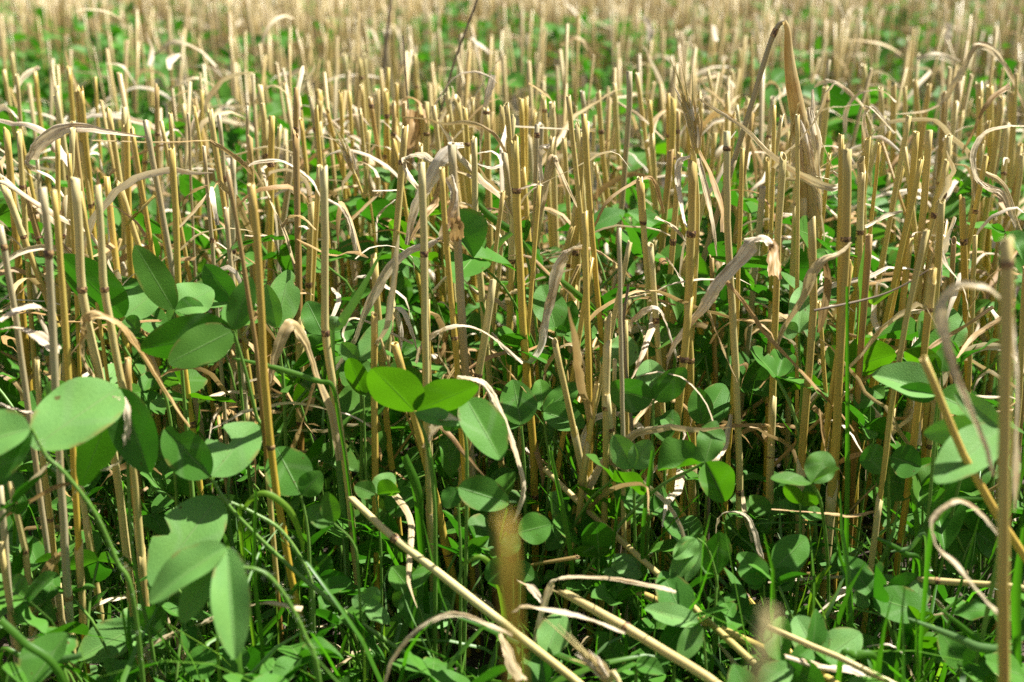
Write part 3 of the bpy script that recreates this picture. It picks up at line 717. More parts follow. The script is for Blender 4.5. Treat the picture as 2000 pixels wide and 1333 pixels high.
 ([(247,440),(277,407),(302,382)],[9,9,7],0.62,'gold'), ([(683,433),(740,377)],[6,5],0.70,'dry'), ([(777,372),(727,373)],[4,3],0.70,'drywhite'),
 ([(127,100),(150,170),(175,210)],[4,8,6],1.05,'dry'), ([(210,125),(240,130),(265,165)],[5,8,6],1.1,'dry'), ([(390,215),(375,250),(365,330)],[4,9,5],0.8,'drywhite'),
 ([(1095,90),(1130,75),(1160,110)],[6,9,5],1.2,'dry'), ([(1255,30),(1268,50),(1270,90)],[7,11,6],1.5,'drywhite'), ([(1345,75),(1350,95),(1348,130)],[7,10,5],1.3,'drywhite'),
 ([(1853,45),(1850,90)],[13,9],1.5,'drywhite'), ([(1393,50),(1398,80)],[9,10],1.4,'drywhite'), ([(920,75),(960,105)],[8,8],1.2,'drywhite'), ([(1790,115),(1830,105),(1875,120)],[6,8,5],1.1,'dry'),
 ([(1835,560),(1838,500),(1850,470),(1865,425)],[9,13,15,7],0.64,'drywhite'), ([(1830,470),(1850,520),(1880,560),(1895,620)],[9,11,10,4],0.62,'dry'), ([(1905,330),(1960,360),(1985,430),(2000,470)],[6,12,12,8],0.7,'dry'),
 ([(1940,600),(1880,640),(1830,670),(1790,700)],[8,10,9,4],0.56,'drybrown'), ([(1960,620),(1900,660),(1870,700)],[9,10,4],0.55,'drybrown'),
 ([(1790,660),(1785,720),(1793,870)],[9,13,10],0.6,'drywhite'), ([(1650,935),(1640,905),(1690,880),(1695,860)],[4,9,10,4],0.57,'drybrown'), ([(1600,800),(1610,870),(1620,930)],[6,12,7],0.57,'drybrown'),
 ([(1428,810),(1415,870),(1395,900),(1390,960)],[8,13,12,6],0.58,'dry'), ([(1450,960),(1455,1010),(1470,1060)],[6,13,6],0.575,'dry'),
]
for e in HL: hand_leaf(*e)

# ------------------------------------------------------------------ fallen straws, weeds, ears
def fallen(pts, w, col, joints=(), hollow=True, label=None, extend=True, name="fallen_straw"):
    """pts: photo points with their distance, cut end first; the other end runs down to the soil"""
    P = np.array([at(x, y, d) for x, y, d in pts])
    r = 0.5 * w * px_m(P[0])
    if extend and P[-1][2] > 0.01:
        v = norm(P[-1] - P[-2]); v[2] = min(v[2], -0.35); v = norm(v)
        P = np.concatenate([P, [P[-1] + v * (P[-1][2] / -v[2])]])
    Q = P[::-1]
    s = np.concatenate([[0], np.cumsum(np.linalg.norm(np.diff(Q, axis=0), axis=1))])
    fr = []
    for jx in joints:
        xs = [project(q)[0] for q in Q]
        for i in range(len(Q) - 1):
            if min(xs[i], xs[i + 1]) <= jx <= max(xs[i], xs[i + 1]):
                f = (jx - xs[i]) / (xs[i + 1] - xs[i] + 1e-9); fr.append((s[i] + f * (s[i + 1] - s[i])) / s[-1]); break
    root = stalk(Q, r, col, fr, (), 0.35, 0.1, name=name, hollow=hollow)
    tag(root, label, "straw", "straws lying among the stubble")
    return root
fallen([(687,975,0.50),(767,1050,0.485),(1000,1235,0.45),(1123,1333,0.43)],17,'pale',[772],label="slanting yellow straw with a pinkish joint, its cut end over the low clover")
fallen([(1063,916,0.58),(1143,995,0.56),(1320,1155,0.50),(1467,1291,0.45),(1520,1340,0.44)],12,'pale',[1143],label="long thin fallen straw slanting down behind the split straw end")
fallen([(1102,1158,0.47),(1227,1228,0.45),(1400,1333,0.42)],19,'pale',[1225],label="thick bleached fallen straw with a split open end")
fallen([(1155,1115,0.54),(1310,1185,0.51),(1480,1265,0.47),(1627,1333,0.44)],15,'tan',[1400],label="dull tan fallen straw lying under the long thin one")
fallen([(1277,908,0.62),(1343,1020,0.59),(1397,1088,0.56),(1500,1215,0.52)],10,'gold',[1460],label="thin golden straw sloping behind the wilted clover leaf")
fallen([(1793,1132,0.50),(1900,1140,0.49),(2010,1148,0.48)],13,'pale',[1832],label="short pale straw lying level behind the thick blurred stalk")
fallen([(1500,1225,0.45),(1650,1290,0.43),(1760,1345,0.42)],13,'pale',label="pale fallen straw below the pair of blue-green clover leaflets")
fallen([(1085,565,0.68),(1105,700,0.66),(1115,790,0.65)],5,'brown',label="very thin brown straw leaning beside the hooped dry leaf")

def weed(pts, w, d, label, ground=True):
    P = [at(x, y, d) for x, y in pts]
    v = P[-1] - P[-2]
    if ground: P.append(P[-1] + v * (-P[-1][2] / v[2]))
    P = spline(P[::-1], 6)
    r = 0.5 * w * px_m(P[-1])
    o = mk("dead_weed_stem", tubes(P[None], np.linspace(r * 1.3, r * 0.8, len(P))[None], 8), M['weed'])
    tag(o, label, "weed")
weed([(940,-20),(887,123),(857,233),(833,317)],5,0.92,"thin dark dead weed stem slanting up past the top edge")
weed([(765,-15),(757,60),(752,110)],7,1.3,"short dark dead weed stem reaching the top edge")
weed([(787,70),(800,253),(806,320)],4,0.85,"hair thin golden stem taller than the stubble around it")
weed([(1227,557),(1217,650),(1230,794),(1235,888),(1213,1048)],7,0.56,"upright dark brown weed stem beside the shiny clover leaves")
weed([(1390,888),(1386,950),(1383,1020)],6,0.57,"short dark brown weed stem among grass blades")
weed([(1823,522),(1760,560),(1700,583),(1590,607)],4,0.56,"thin brown twig crossing in front of the upright pale blade", False)

def ear(axis, w, d, parent, awns, tone='tan', kern=9):
    """a rye ear: two rows of overlapping spikelets round the rachis, and awns"""
    P = spline([at(x, y, d) for x, y in axis], 8)
    rad = 0.5 * w * px_m(P[0])
    e = mk("ear", tubes(P[None], (np.full(len(P), rad * 0.35))[None], 8), M[tone], parent)
    L = np.linalg.norm(np.diff(P, axis=0), axis=1).sum()
    T = norm(np.gradient(P, axis=0))
    for i in range(kern):
        f = (i + 0.5) / kern
        k = int(f * (len(P) - 1)); c = P[k]; t = T[k]
        size = math.sin(math.pi * min(0.97, 0.16 + 0.8 * f)) ** 0.6
        view = norm(np.array([0, 0, HC]) - c)
        S = norm(np.cross(t, view))
        for side in (-1, 1, -0.45, 0.45):
            inner = abs(side) < 0.9
            o_ = S * side * rad * 0.42 * size + view * rad * (0.42 if inner else 0.1)
            a = norm(t + S * side * R.uniform(0.10, 0.24) + view * R.uniform(-0.06, 0.06))
            b0 = c + o_ + (t * L / kern * R.uniform(0.3, 0.6) if inner else 0)
            u = np.linspace(0, 1, 8)
            ln = L / kern * R.uniform(2.3, 3.1)
            G = b0 + a * (u[:, None] * ln) + S * side * 0.1 * rad * np.sin(u * 3.1)[:, None]
            gw = rad * 0.36 * size * np.sin(math.pi * np.clip(u, 0.04, 0.97) ** 0.7) ** 0.75
            Sd = norm(S + view * R.uniform(-0.4, 0.4))
            mk("grain", merge([ribbons(G[None], (Sd * gw[:, None])[None], 0.6, 7)]), M[R.choice(['glume', 'glume', 'dry', 'drywhite'])], e)
    for (x0, y0, x1, y1) in awns:
        A = np.array([at(x0, y0, d), at((x0 + x1) / 2 + 2, (y0 + y1) / 2, d - 0.004), at(x1, y1, d - 0.006)])
        A = spline(A, 4)
        mk("awn", tubes(A[None], np.linspace(0.0005, 0.00015, len(A))[None], 5), M['pale'], e)
    return e

def bent_stalk():
    d = 0.70
    pts = [(1410,390),(1435,310),(1460,230),(1497,107),(1510,70),(1522,48),(1533,42)]
    P = [at(x, y, d) for x, y in pts]
    v = P[0] - P[1]
    base = P[0] + v * (-P[0][2] / v[2])
    P = spline([base] + P, 5)
    r = 0.5 * 11 * px_m(P[-1])
    root = thing("bent_stalk", base)
    mk("culm", tubes(P[None], np.linspace(r * 1.1, r * 0.85, len(P))[None], 10), M['grey'], root)
    hd = [at(1516, 57, d), at(1509, 72, d)]
    mk("joint", tubes(np.array([hd]), np.array([[r, r]]) * 1.12, 10), M['node'], root)
    Q = spline([at(x, y, d - 0.004) for x, y in [(1532,42),(1538,60),(1541,110),(1548,165),(1560,230),(1572,290)]], 6)
    w = np.interp(np.linspace(0, 5, len(Q)), range(6), [9, 13, 21, 30, 36, 26]) * 0.5
    hw = np.array([w[i] * px_m(Q[i]) for i in range(len(Q))])
    mk("sheath", tubes(Q[None], hw[None] * 0.92, 12), M['glume'], root)
    ear([(1556,215),(1567,280),(1577,345),(1579,395),(1581,440)], 46, d - 0.006, root, [(1600,330,1640,300),(1570,340,1625,352),(1585,420,1592,470),(1565,250,1535,330),(1595,260,1632,345),(1560,380,1530,420)], 'tan', 9)
    for pts2, ws, kd in [([(1597,330),(1600,270),(1590,220),(1588,175)],[10,13,10,4],'dry'), ([(1560,200),(1545,260),(1543,330)],[10,13,6],'glume'), ([(1580,210),(1592,280),(1598,340)],[9,14,9],'dry')]:
        hand_leaf(pts2, ws, d - 0.012, kd, (0.2, -0.3), 0.4, root)
    tag(root, "tall grey stalk bent over at its top with a drooping grain ear", "stalk")
bent_stalk()
def small_ears():
    b = at(1358, 330, 0.625)
    root = thing("rye_ear_stalk", (b[0], b[1], 0))
    P = spline([(b[0], b[1], 0), at(1360, 520, 0.625), at(1358, 330, 0.625), at(1352, 290, 0.625)], 6)
    mk("culm", tubes(P[None], np.full((1, len(P)), 0.0011), 8), M['tan'], root)
    ear([(1362,300),(1358,262),(1350,228),(1338,196)], 26, 0.62, root, [(1338,200,1318,130),(1345,215,1330,120),(1350,225,1352,140),(1340,200,1308,115),(1355,240,1372,190)], 'gold', 7)
    tag(root, "slim stalk with a small upright yellowish ear and long awns", "stalk")
    b = at(697, 350, 0.74)
    root = thing("rye_ear_stalk", (b[0], b[1], 0))
    P = spline([(b[0] + 0.02, b[1], 0), at(730, 444, 0.74), at(710, 385, 0.74), at(697, 350, 0.74), at(690, 335, 0.74)], 6)
    mk("culm", tubes(P[None], np.full((1, len(P)), 0.0008), 8), M['gold'], root)
    ear([(692,340),(685,318),(677,300)], 17, 0.735, root, [(677,302,645,236),(680,306,655,250),(676,300,640,262),(684,312,668,262)], 'pale', 4)
    tag(root, "thin golden stalk with a tiny pale ear, awns pointing up", "stalk")
    b = at(1200, 1345, 0.40)
    root = thing("rye_ear_stalk", (b[0], b[1], 0))
    P = spline([(b[0] + 0.03, b[1] - 0.02, 0), at(1215, 1352, 0.40), at(1190, 1330, 0.41)], 6)
    mk("culm", tubes(P[None], np.full((1, len(P)), 0.0011), 8), M['pale'], root)
    ear([(1195,1338),(1175,1312),(1152,1290)], 24, 0.41, root, [(1150,1290,1062,1208),(1152,1292,1090,1220),(1160,1296,1112,1238),(1150,1300,1095,1282),(1168,1306,1132,1262)], 'pale', 5)
    tag(root, "pale grain ear at the bottom edge with long straight awns", "stalk")
small_ears()

# ------------------------------------------------------------------ clover
SPRIGS = []
def petiole(pts3, w, parent, hairs=False, m='petiole'):
    P = spline(pts3, 7)
    r = np.linspace(w * 1.05, w * 0.6, len(P))
    o = mk("petiole", tubes(P[None], r[None], 8), M[m], parent)
    if hairs:
        k = 110
        i = rng.integers(2, len(P) - 1, k)
        a = norm(rng.normal(size=(k, 3))); T = norm(np.gradient(P, axis=0))[i]
        a = norm(a - T * (a * T).sum(1, keepdims=True))
        B = P[i] + a * r[i][:, None] * 0.8
        Hh = np.stack([B, B + a * 0.0011 - T * 0.0002, B + a * 0.0021 - T * 0.0006], 1)
        mk("hairs", tubes(Hh, np.tile([0.00007, 0.00005, 0.00002], (k, 1)), 3), M['hair'], o).__setitem__("kind", "stuff")
    return o

def visible_normal(e, az):
    e, az = math.radians(e), math.radians(az)
    return np.array([math.sin(az) * math.cos(e), -math.cos(az) * math.cos(e), math.sin(e)])

def hand_clover(J, lf, stem, d, label, m='leaf', pw=7, hairs=False):
    """J: photo point where the leaflets meet; lf: (tip, width px, elevation of the face one sees, its turn, options); stem: photo points from J down"""
    j = at(*J, d)
    pts = [at(x, y, d + (dd[0] if dd else 0)) for x, y, *dd in stem]
    base = pts[-1] if pts else j
    b = np.array([base[0] + R.uniform(-.006, .006), base[1] + 0.004, 0.0])
    root = thing("clover_sprig", b)
    chain = [b] + ([pts[-1]] if pts and pts[-1][2] > 0.012 else []) + pts[-2::-1] + [j] if pts else [b, j]
    petiole(chain, 0.5 * pw * px_m(j), root, hairs)
    C = np.array([0, 0, HC])
    for tip, w, e, az, *op in lf:
        op = op[0] if op else {}
        nv = visible_normal(e, az)
        dr = ray(*tip)
        den = nv @ dr
        t = (nv @ (j - C)) / den if abs(den) > 0.12 else 0
        p = C + dr * t
        if t <= 0 or np.linalg.norm(p - j) > 0.075 or p[2] < 0:
            p = at(*tip, d)
        A = p - j; L = np.linalg.norm(A); A = A / L
        nv = norm(nv - A * (nv @ A))
        S = np.cross(nv, A)
        # true width from the width seen
        mid = (p + j) / 2
        x0, y0 = project(mid + S * 0.005); x1, y1 = project(mid - S * 0.005)
        Ax, Ay = tip[0] - J[0], tip[1] - J[1]; l = math.hypot(Ax, Ay)
        seen = abs((x0 - x1) * Ay - (y0 - y1) * Ax) / l
        W = min(w / max(seen, 8.0) * 0.01, L * 1.1)
        top = nv if e >= 0 and not op.get('under') else -nv
        g = leaflets(j + A * 0.0006, A, top, L, W, op.get('fold', R.uniform(0.06, 0.2)), op.get('droop', R.uniform(0.0, 0.10)), 25, 13, op.get('bites'), op.get('shape', 0.85), op.get('wave', 0.03))
        mk("leaflet", g, M[op.get('m', m)], root)
    tag(root, label, "clover", "clover growing between the stubble")
    return root

HCL = [
 ((233,757),[((65,868),125,62,5,{'m':'leafbluesheen','fold':0.08,'droop':0.05}),((288,925),92,12,8,{'m':'leaf'}),((165,938),85,-8,0)],[(246,860),(250,918),(257,1055),(273,1155),(300,1288)],0.475,"clover sprig with the largest pale grey-green leaflet, beside a curled dry leaf",'leaf',9,True),
 ((62,838),[((-75,870),88,55,0,{'m':'leafbluesheen'}),((-30,945),62,25,-10)],[(90,890),(127,925),(187,1005),(227,1095),(263,1188)],0.435,"clover sprig cut off by the left edge, pale leaflet above a dark one",'leaf',11,True),
 ((412,932),[((497,828),98,54,8,{'m':'leafbluesheen','bites':[(0.55,1,0.75,0.10)]}),((318,838),85,30,-10,{'m':'leaf','bites':[(0.8,-1,0.5,0.1)]})],[(447,988),(500,1045),(567,1108),(610,1145),(680,1201),(753,1251),(857,1333)],0.48,"clover sprig with a notched grey leaflet, crossed by stalk shadows",'leaf',12,True),
 ((427,971),[((297,1138),118,52,10,{'m':'leafbluesheen','bites':[(0.52,-1,0.45,0.07)],'fold':0.05})],[(500,1005),(550,1038),(593,1101),(610,1155),(615,1270)],0.485,"clover sprig with one big grey leaflet bitten at its edge",'leaf',11,True),
 ((443,1068),[((288,1160),66,58,5,{'fold':0.3,'m':'leafbluesheen','droop':0.2,'wave':0.06}),((458,1272),78,52,15,{'fold':0.34,'m':'leafbluesheen','droop':0.16,'wave':0.06,'shape':1.1}),((350,1215),62,28,-20),((463,1150),42,15,40)],[(467,1105),(500,1113),(527,1128),(560,1171),(593,1238),(623,1333)],0.415,"drooping soft clover sprig with three folded pale leaflets on a hairy stem",'leafbluesheen',12,True),
 ((430,1291),[((362,1299),68,45,0,{'shape':0.95,'m':'leaf'}),((485,1283),58,45,0,{'shape':0.95,'m':'leaf'})],[(432,1310),(436,1345)],0.47,"low clover sprig with a pair of round leaflets at the bottom",'leaf',7),
 ((268,1225),[((153,1284),76,52,0,{'m':'leafbluesheen'}),((320,1195),60,5,0)],[(285,1260),(300,1300)],0.50,"low clover sprig with one greyish pointed leaflet left of the fallen dry leaf",'leaf',8),
 ((243,621),[((122,495),80,-12,0,{'m':'leaf'}),((312,560),66,48,10,{'m':'leafbluesheen'}),((268,648),45,30,0)],[(277,697),(333,824)],0.56,"clover sprig with a long dark leaflet behind the two pale stalks",'leaf',8),
 ((340,607),[((265,482),64,16,14,{'m':'leaffresh','fold':0.05}),((412,562),76,55,0,{'m':'leafbluesheen'}),((395,600),40,45,0)],[(347,650),(355,720)],0.56,"clover sprig with a tall upright light green leaflet",'leaf',8),
 ((456,646),[((277,682),88,-4,0,{'m':'leaf'}),((332,706),80,34,20,{'m':'leaffresh','fold':0.03}),((488,545),54,12,0)],[(480,727),(500,810),(523,900)],0.52,"clover sprig with two broad overlapping leaflets, dark above light",'leaf',9),
 ((456,590),[((368,560),62,50,0,{'m':'leafbluesheen'}),((400,520),55,5,0)],[(460,640),(470,760)],0.58,"clover sprig with a flat grey-green leaflet behind the overlapping pair",'leaf',7),
 ((811,805),[((730,714),90,-22,0,{'m':'leaffresh','fold':0.07}),((931,749),66,-20,0,{'m':'leaffresh'}),((895,828),36,50,0,{'m':'leafbluesheen'})],[(822,830),(834,868),(846,955),(850,1060)],0.50,"bright backlit clover sprig with two spread yellow-green leaflets",'leaffresh',9),
 ((910,778),[((978,896),82,50,15,{'m':'leaf'}),((870,840),50,8,0)],[(905,830),(912,930)],0.51,"clover sprig with an oval light leaflet crossed by a dry leaf",'leaf',8),
 ((710,774),[((684,697),45,-16,0,{'m':'leaffresh'}),((745,720),40,10,0)],[(712,840),(715,930)],0.55,"small clover sprig with an upright bright leaflet between thin stems",'leaffresh',6),
 ((540,642),[((566,528),66,26,20,{'bites':[(0.8,-1,0.4,0.08)]}),((520,560),40,5,0)],[(548,700),(556,800)],0.58,"clover sprig with a blue-green nibbled leaflet behind a thick golden stalk",'leafbluesheen',8),
 ((632,655),[((600,590),55,40,0,{'wave':0.08}),((690,640),50,45,0,{'wave':0.08}),((610,690),48,20,0)],[(636,720),(640,800)],0.60,"dark crinkled clover sprig behind the wide upright grass blade",'leaf',7),
 ((700,706),[((762,622),46,36,10),((668,672),36,15,0)],[(704,760),(706,840)],0.57,"clover sprig with a narrow pointed leaflet right of the grass blade",'leafbluesheen',7),
 ((1085,642),[((1060,557),66,36,12,{'m':'leaf'}),((1105,650),30,20,0)],[(1088,700),(1090,780)],0.64,"clover sprig with an upright oval leaflet behind the grey dry leaf",'leaf',7),
 ((1098,652),[((1165,650),58,54,0,{'m':'leaf'}),((1118,590),42,15,0)],[(1100,700),(1102,780)],0.65,"clover sprig with a shaded leaflet between two golden stalks",'leaf',7),
 ((1215,722),[((1221,654),58,42,10,{'wave':0.07}),((1175,700),36,30,0)],[(1217,780),(1220,860)],0.60,"clover sprig with a crinkled upright leaflet behind the dark weed stem",'leafbluesheen',7),
 ((1276,782),[((1186,757),66,2,0,{'m':'leaf'}),((1338,722),54,4,0,{'m':'leaf'}),((1268,704),62,44,0,{'m':'leafbluesheen'})],[(1275,830),(1273,888),(1270,980)],0.555,"shiny clover sprig with three dark spread leaflets beside the dark weed stem",'leaf',8),
 ((1060,805),[((1055,742),48,44,0,{'wave':0.06}),((1130,750),44,30,10,{'wave':0.07}),((1140,830),56,46,0)],[(1066,850),(1072,940)],0.58,"crinkled clover sprig inside the hooped dry leaf",'leaf',7),
 ((1372,830),[((1417,750),66,38,15),((1362,760),50,18,0)],[(1376,880),(1380,970)],0.59,"clover sprig with a half shaded leaflet left of the twin stalks",'leaf',7),
 ((1290,812),[((1325,832),66,50,0),((1300,860),48,44,0,{'m':'leaffresh'})],[(1294,870),(1298,950)],0.56,"clover sprig with a flat leaflet under the shiny dark ones",'leaf',7),
 ((1018,832),[((1003,744),72,28,15,{'m':'leaf'}),((975,800),50,40,0)],[(1022,880),(1026,980)],0.565,"clover sprig with a half shaded leaflet left of the thick brown stalk",'leaf',8),
 ((1236,917),[((1200,852),54,18,-10),((1268,862),52,14,0)],[(1238,960),(1240,1040)],0.53,"dark blue-green clover sprig with two leaflets raised like wings",'leafbluesheen',7),
 ((1652,720),[((1747,690),78,-24,0,{'m':'leaffresh'}),((1620,680),50,12,0)],[(1655,780),(1658,880)],0.60,"clover sprig with a broad yellow-green backlit leaflet right of a thick stalk",'leaffresh',8),
 ((1832,772),[((1708,728),64,58,0,{'m':'leafbluesheen','fold':0.25}),((1895,800),62,50,0,{'m':'leaf'}),((1760,760),40,10,0)],[(1826,830),(1820,930)],0.52,"clover sprig with a folded glossy leaflet behind the leaning stalk",'leaf',8),
 ((1838,728),[((1768,682),48,-18,0,{'m':'leaffresh'}),((1845,680),44,20,20)],[(1842,790),(1845,900)],0.56,"clover sprig with a light curled leaflet behind the blurred curl",'leaffresh',7),
 ((1700,758),[((1673,795),44,44,15,{'m':'leaf'}),((1725,775),40,44,0)],[(1698,820),(1696,900)],0.60,"small clover sprig with round leaflets just right of the thick tan stalk",'leaf',6),
 ((1738,892),[((1798,912),66,24,0),((1682,902),62,20,-10)],[(1736,960),(1734,1050)],0.55,"dark clover sprig with two round leaflets behind the thin leaning stalk",'leaf',8),
 ((1952,836),[((1808,848),64,12,-15),((1830,940),92,60,0,{'m':'leafbluesheen'}),((1870,770),50,20,0)],[(1960,900),(1965,1000)],0.445,"blurred blue-green clover sprig with large leaflets beside the thick blurred stalk",'leafbluesheen',10),
 ((1832,682),[((1862,602),76,26,20),((1800,630),46,10,0)],[(1832,740),(1830,830)],0.60,"clover sprig with a blue leaflet inside the blurred dry curl",'leafbluesheen',7),
 ((1560,652),[((1565,560),48,45,0,{'wave':0.07}),((1530,640),36,20,0)],[(1562,710),(1564,800)],0.60,"dark crinkled clover sprig between two tan stalks",'leafbluesheen',7),
 ((652,1022),[((603,992),52,48,10,{'m':'leaffresh','shape':0.7}),((640,965),40,10,0)],[(690,1062),(700,1130)],0.475,"clover sprig with a small bright leaflet carrying a pale mark",'leaffresh',6),
 ((588,968),[((540,876),94,42,0,{'m':'leaf','fold':0.06}),((625,925),50,14,0)],[(600,1030),(605,1120)],0.50,"clover sprig with a broad leaflet crossed by one dark shadow bar",'leaf',8),
 ((893,952),[((992,982),68,36,10,{'m':'leaf'}),((870,990),40,28,0)],[(897,1020),(900,1120)],0.50,"clover sprig with a half shaded round leaflet right of the leaning straw",'leaf',7),
 ((735,967),[((778,958),46,-22,0,{'m':'leaffresh','fold':0.3}),((695,950),38,40,0),((765,925),44,48,0,{'m':'leafbluesheen'})],[(740,1020),(745,1120)],0.515,"clover sprig with a curled yellow-green leaflet above the slanting straw",'leaffresh',6),
 ((1010,1042),[((1074,1025),64,36,10,{'shape':0.95}),((985,1085),40,30,0)],[(1012,1100),(1014,1180)],0.50,"low clover sprig with one round dark leaflet right of the blurred golden stub",'leaf',6),
 ((1170,1088),[((1165,1020),64,-12,0,{'shape':0.95}),((1122,1075),26,-25,0,{'m':'leaffresh'}),((1190,1075),26,-20,0,{'m':'leaffresh'})],[(1168,1130),(1166,1190)],0.52,"low clover sprig with a round dark leaflet over the fallen straw",'leaf',6),
 ((1258,1122),[((1188,1088),44,56,0),((1180,1115),40,50,0,{'wave':0.08})],[(1250,1160),(1248,1210)],0.52,"low clover sprig with a flat pale leaflet touching the fallen straw",'leafbluesheen',6),
 ((1362,1052),[((1312,1132),44,34,0,{'wave':0.1,'fold':0.3}),((1345,1135),34,20,20),((1318,1090),40,50,0,{'wave':0.1})],[(1380,1068),(1392,1100),(1400,1140),(1403,1215)],0.50,"wilted clover sprig with crumpled hanging leaflets",'leafbluesheen',7),
 ((1366,1218),[((1262,1190),44,60,0,{'bites':[(0.9,1,0.4,0.08)]}),((1328,1290),46,40,0,{'fold':0.3})],[(1375,1260),(1380,1330)],0.46,"low pale clover sprig under the crossing fallen straws",'leafbluesheen',7),
 ((1066,1282),[((1098,1198),66,48,0,{'m':'leafbluesheen'})],[(1068,1310),(1070,1345)],0.465,"low clover sprig with one grey veined leaflet behind the long awns",'leafbluesheen',6),
 ((1492,1142),[((1445,1082),58,40,0,{'bites':[(0.8,1,0.4,0.1)]}),((1460,1130),34,30,0)],[(1494,1190),(1496,1260)],0.50,"clover sprig with a nibbled leaflet beside the thin curled leaf",'leaf',6),
 ((1563,985),[((1535,945),32,-22,0,{'m':'leaffresh'}),((1602,972),30,-20,0,{'m':'leaffresh'})],[(1562,1040),(1560,1120)],0.52,"small clover sprig with a bright folded leaflet like a cup",'leaffresh',6),
 ((1512,1112),[((1577,1050),70,36,10,{'m':'leaf'}),((1545,1150),50,26,0)],[(1514,1160),(1516,1240)],0.505,"clover sprig with a leaflet striped by two shadow bars",'leaf',7),
 ((1602,1292),[((1558,1203),72,48,0,{'m':'leafbluesheen'}),((1680,1236),76,50,0,{'m':'leafbluesheen'})],[(1606,1320),(1608,1345)],0.455,"low clover sprig with a pair of wide blue-green leaflets",'leafbluesheen',7),
 ((1480,1345),[((1545,1300),60,50,0,{'m':'leafbluesheen'})],[(1482,1360)],0.43,"clover sprig cut by the bottom edge beside the blurred pale stub",'leafbluesheen',6),
 ((715,1182),[((758,1215),36,60,0,{'wave':0.1}),((690,1170),36,30,0),((735,1150),40,10,0)],[(716,1220),(718,1290)],0.49,"dark clover sprig with one small curled bluish leaflet",'leafbluesheen',6),
 ((620,1130),[((560,1080),60,5,0),((680,1140),50,10,0),((640,1085),44,20,0)],[(622,1180),(624,1260)],0.53,"shaded dark clover sprig behind the green stems",'leaf',6),
 ((1000,1100),[((950,1130),55,20,0),((1040,1130),40,40,0)],[(1002,1150),(1004,1220)],0.5,"shaded clover sprig behind the blurred golden stub",'leaf',6),
 ((1800,1130),[((1730,1165),60,12,0),((1790,1190),46,50,0,{'m':'leafbluesheen'})],[(1802,1190),(1803,1260)],0.5,"dark clover sprig under the level pale straw",'leaf',6),
]
HAND_J = []
for e in HCL:
    hand_clover(*e); HAND_J.append(e[0])

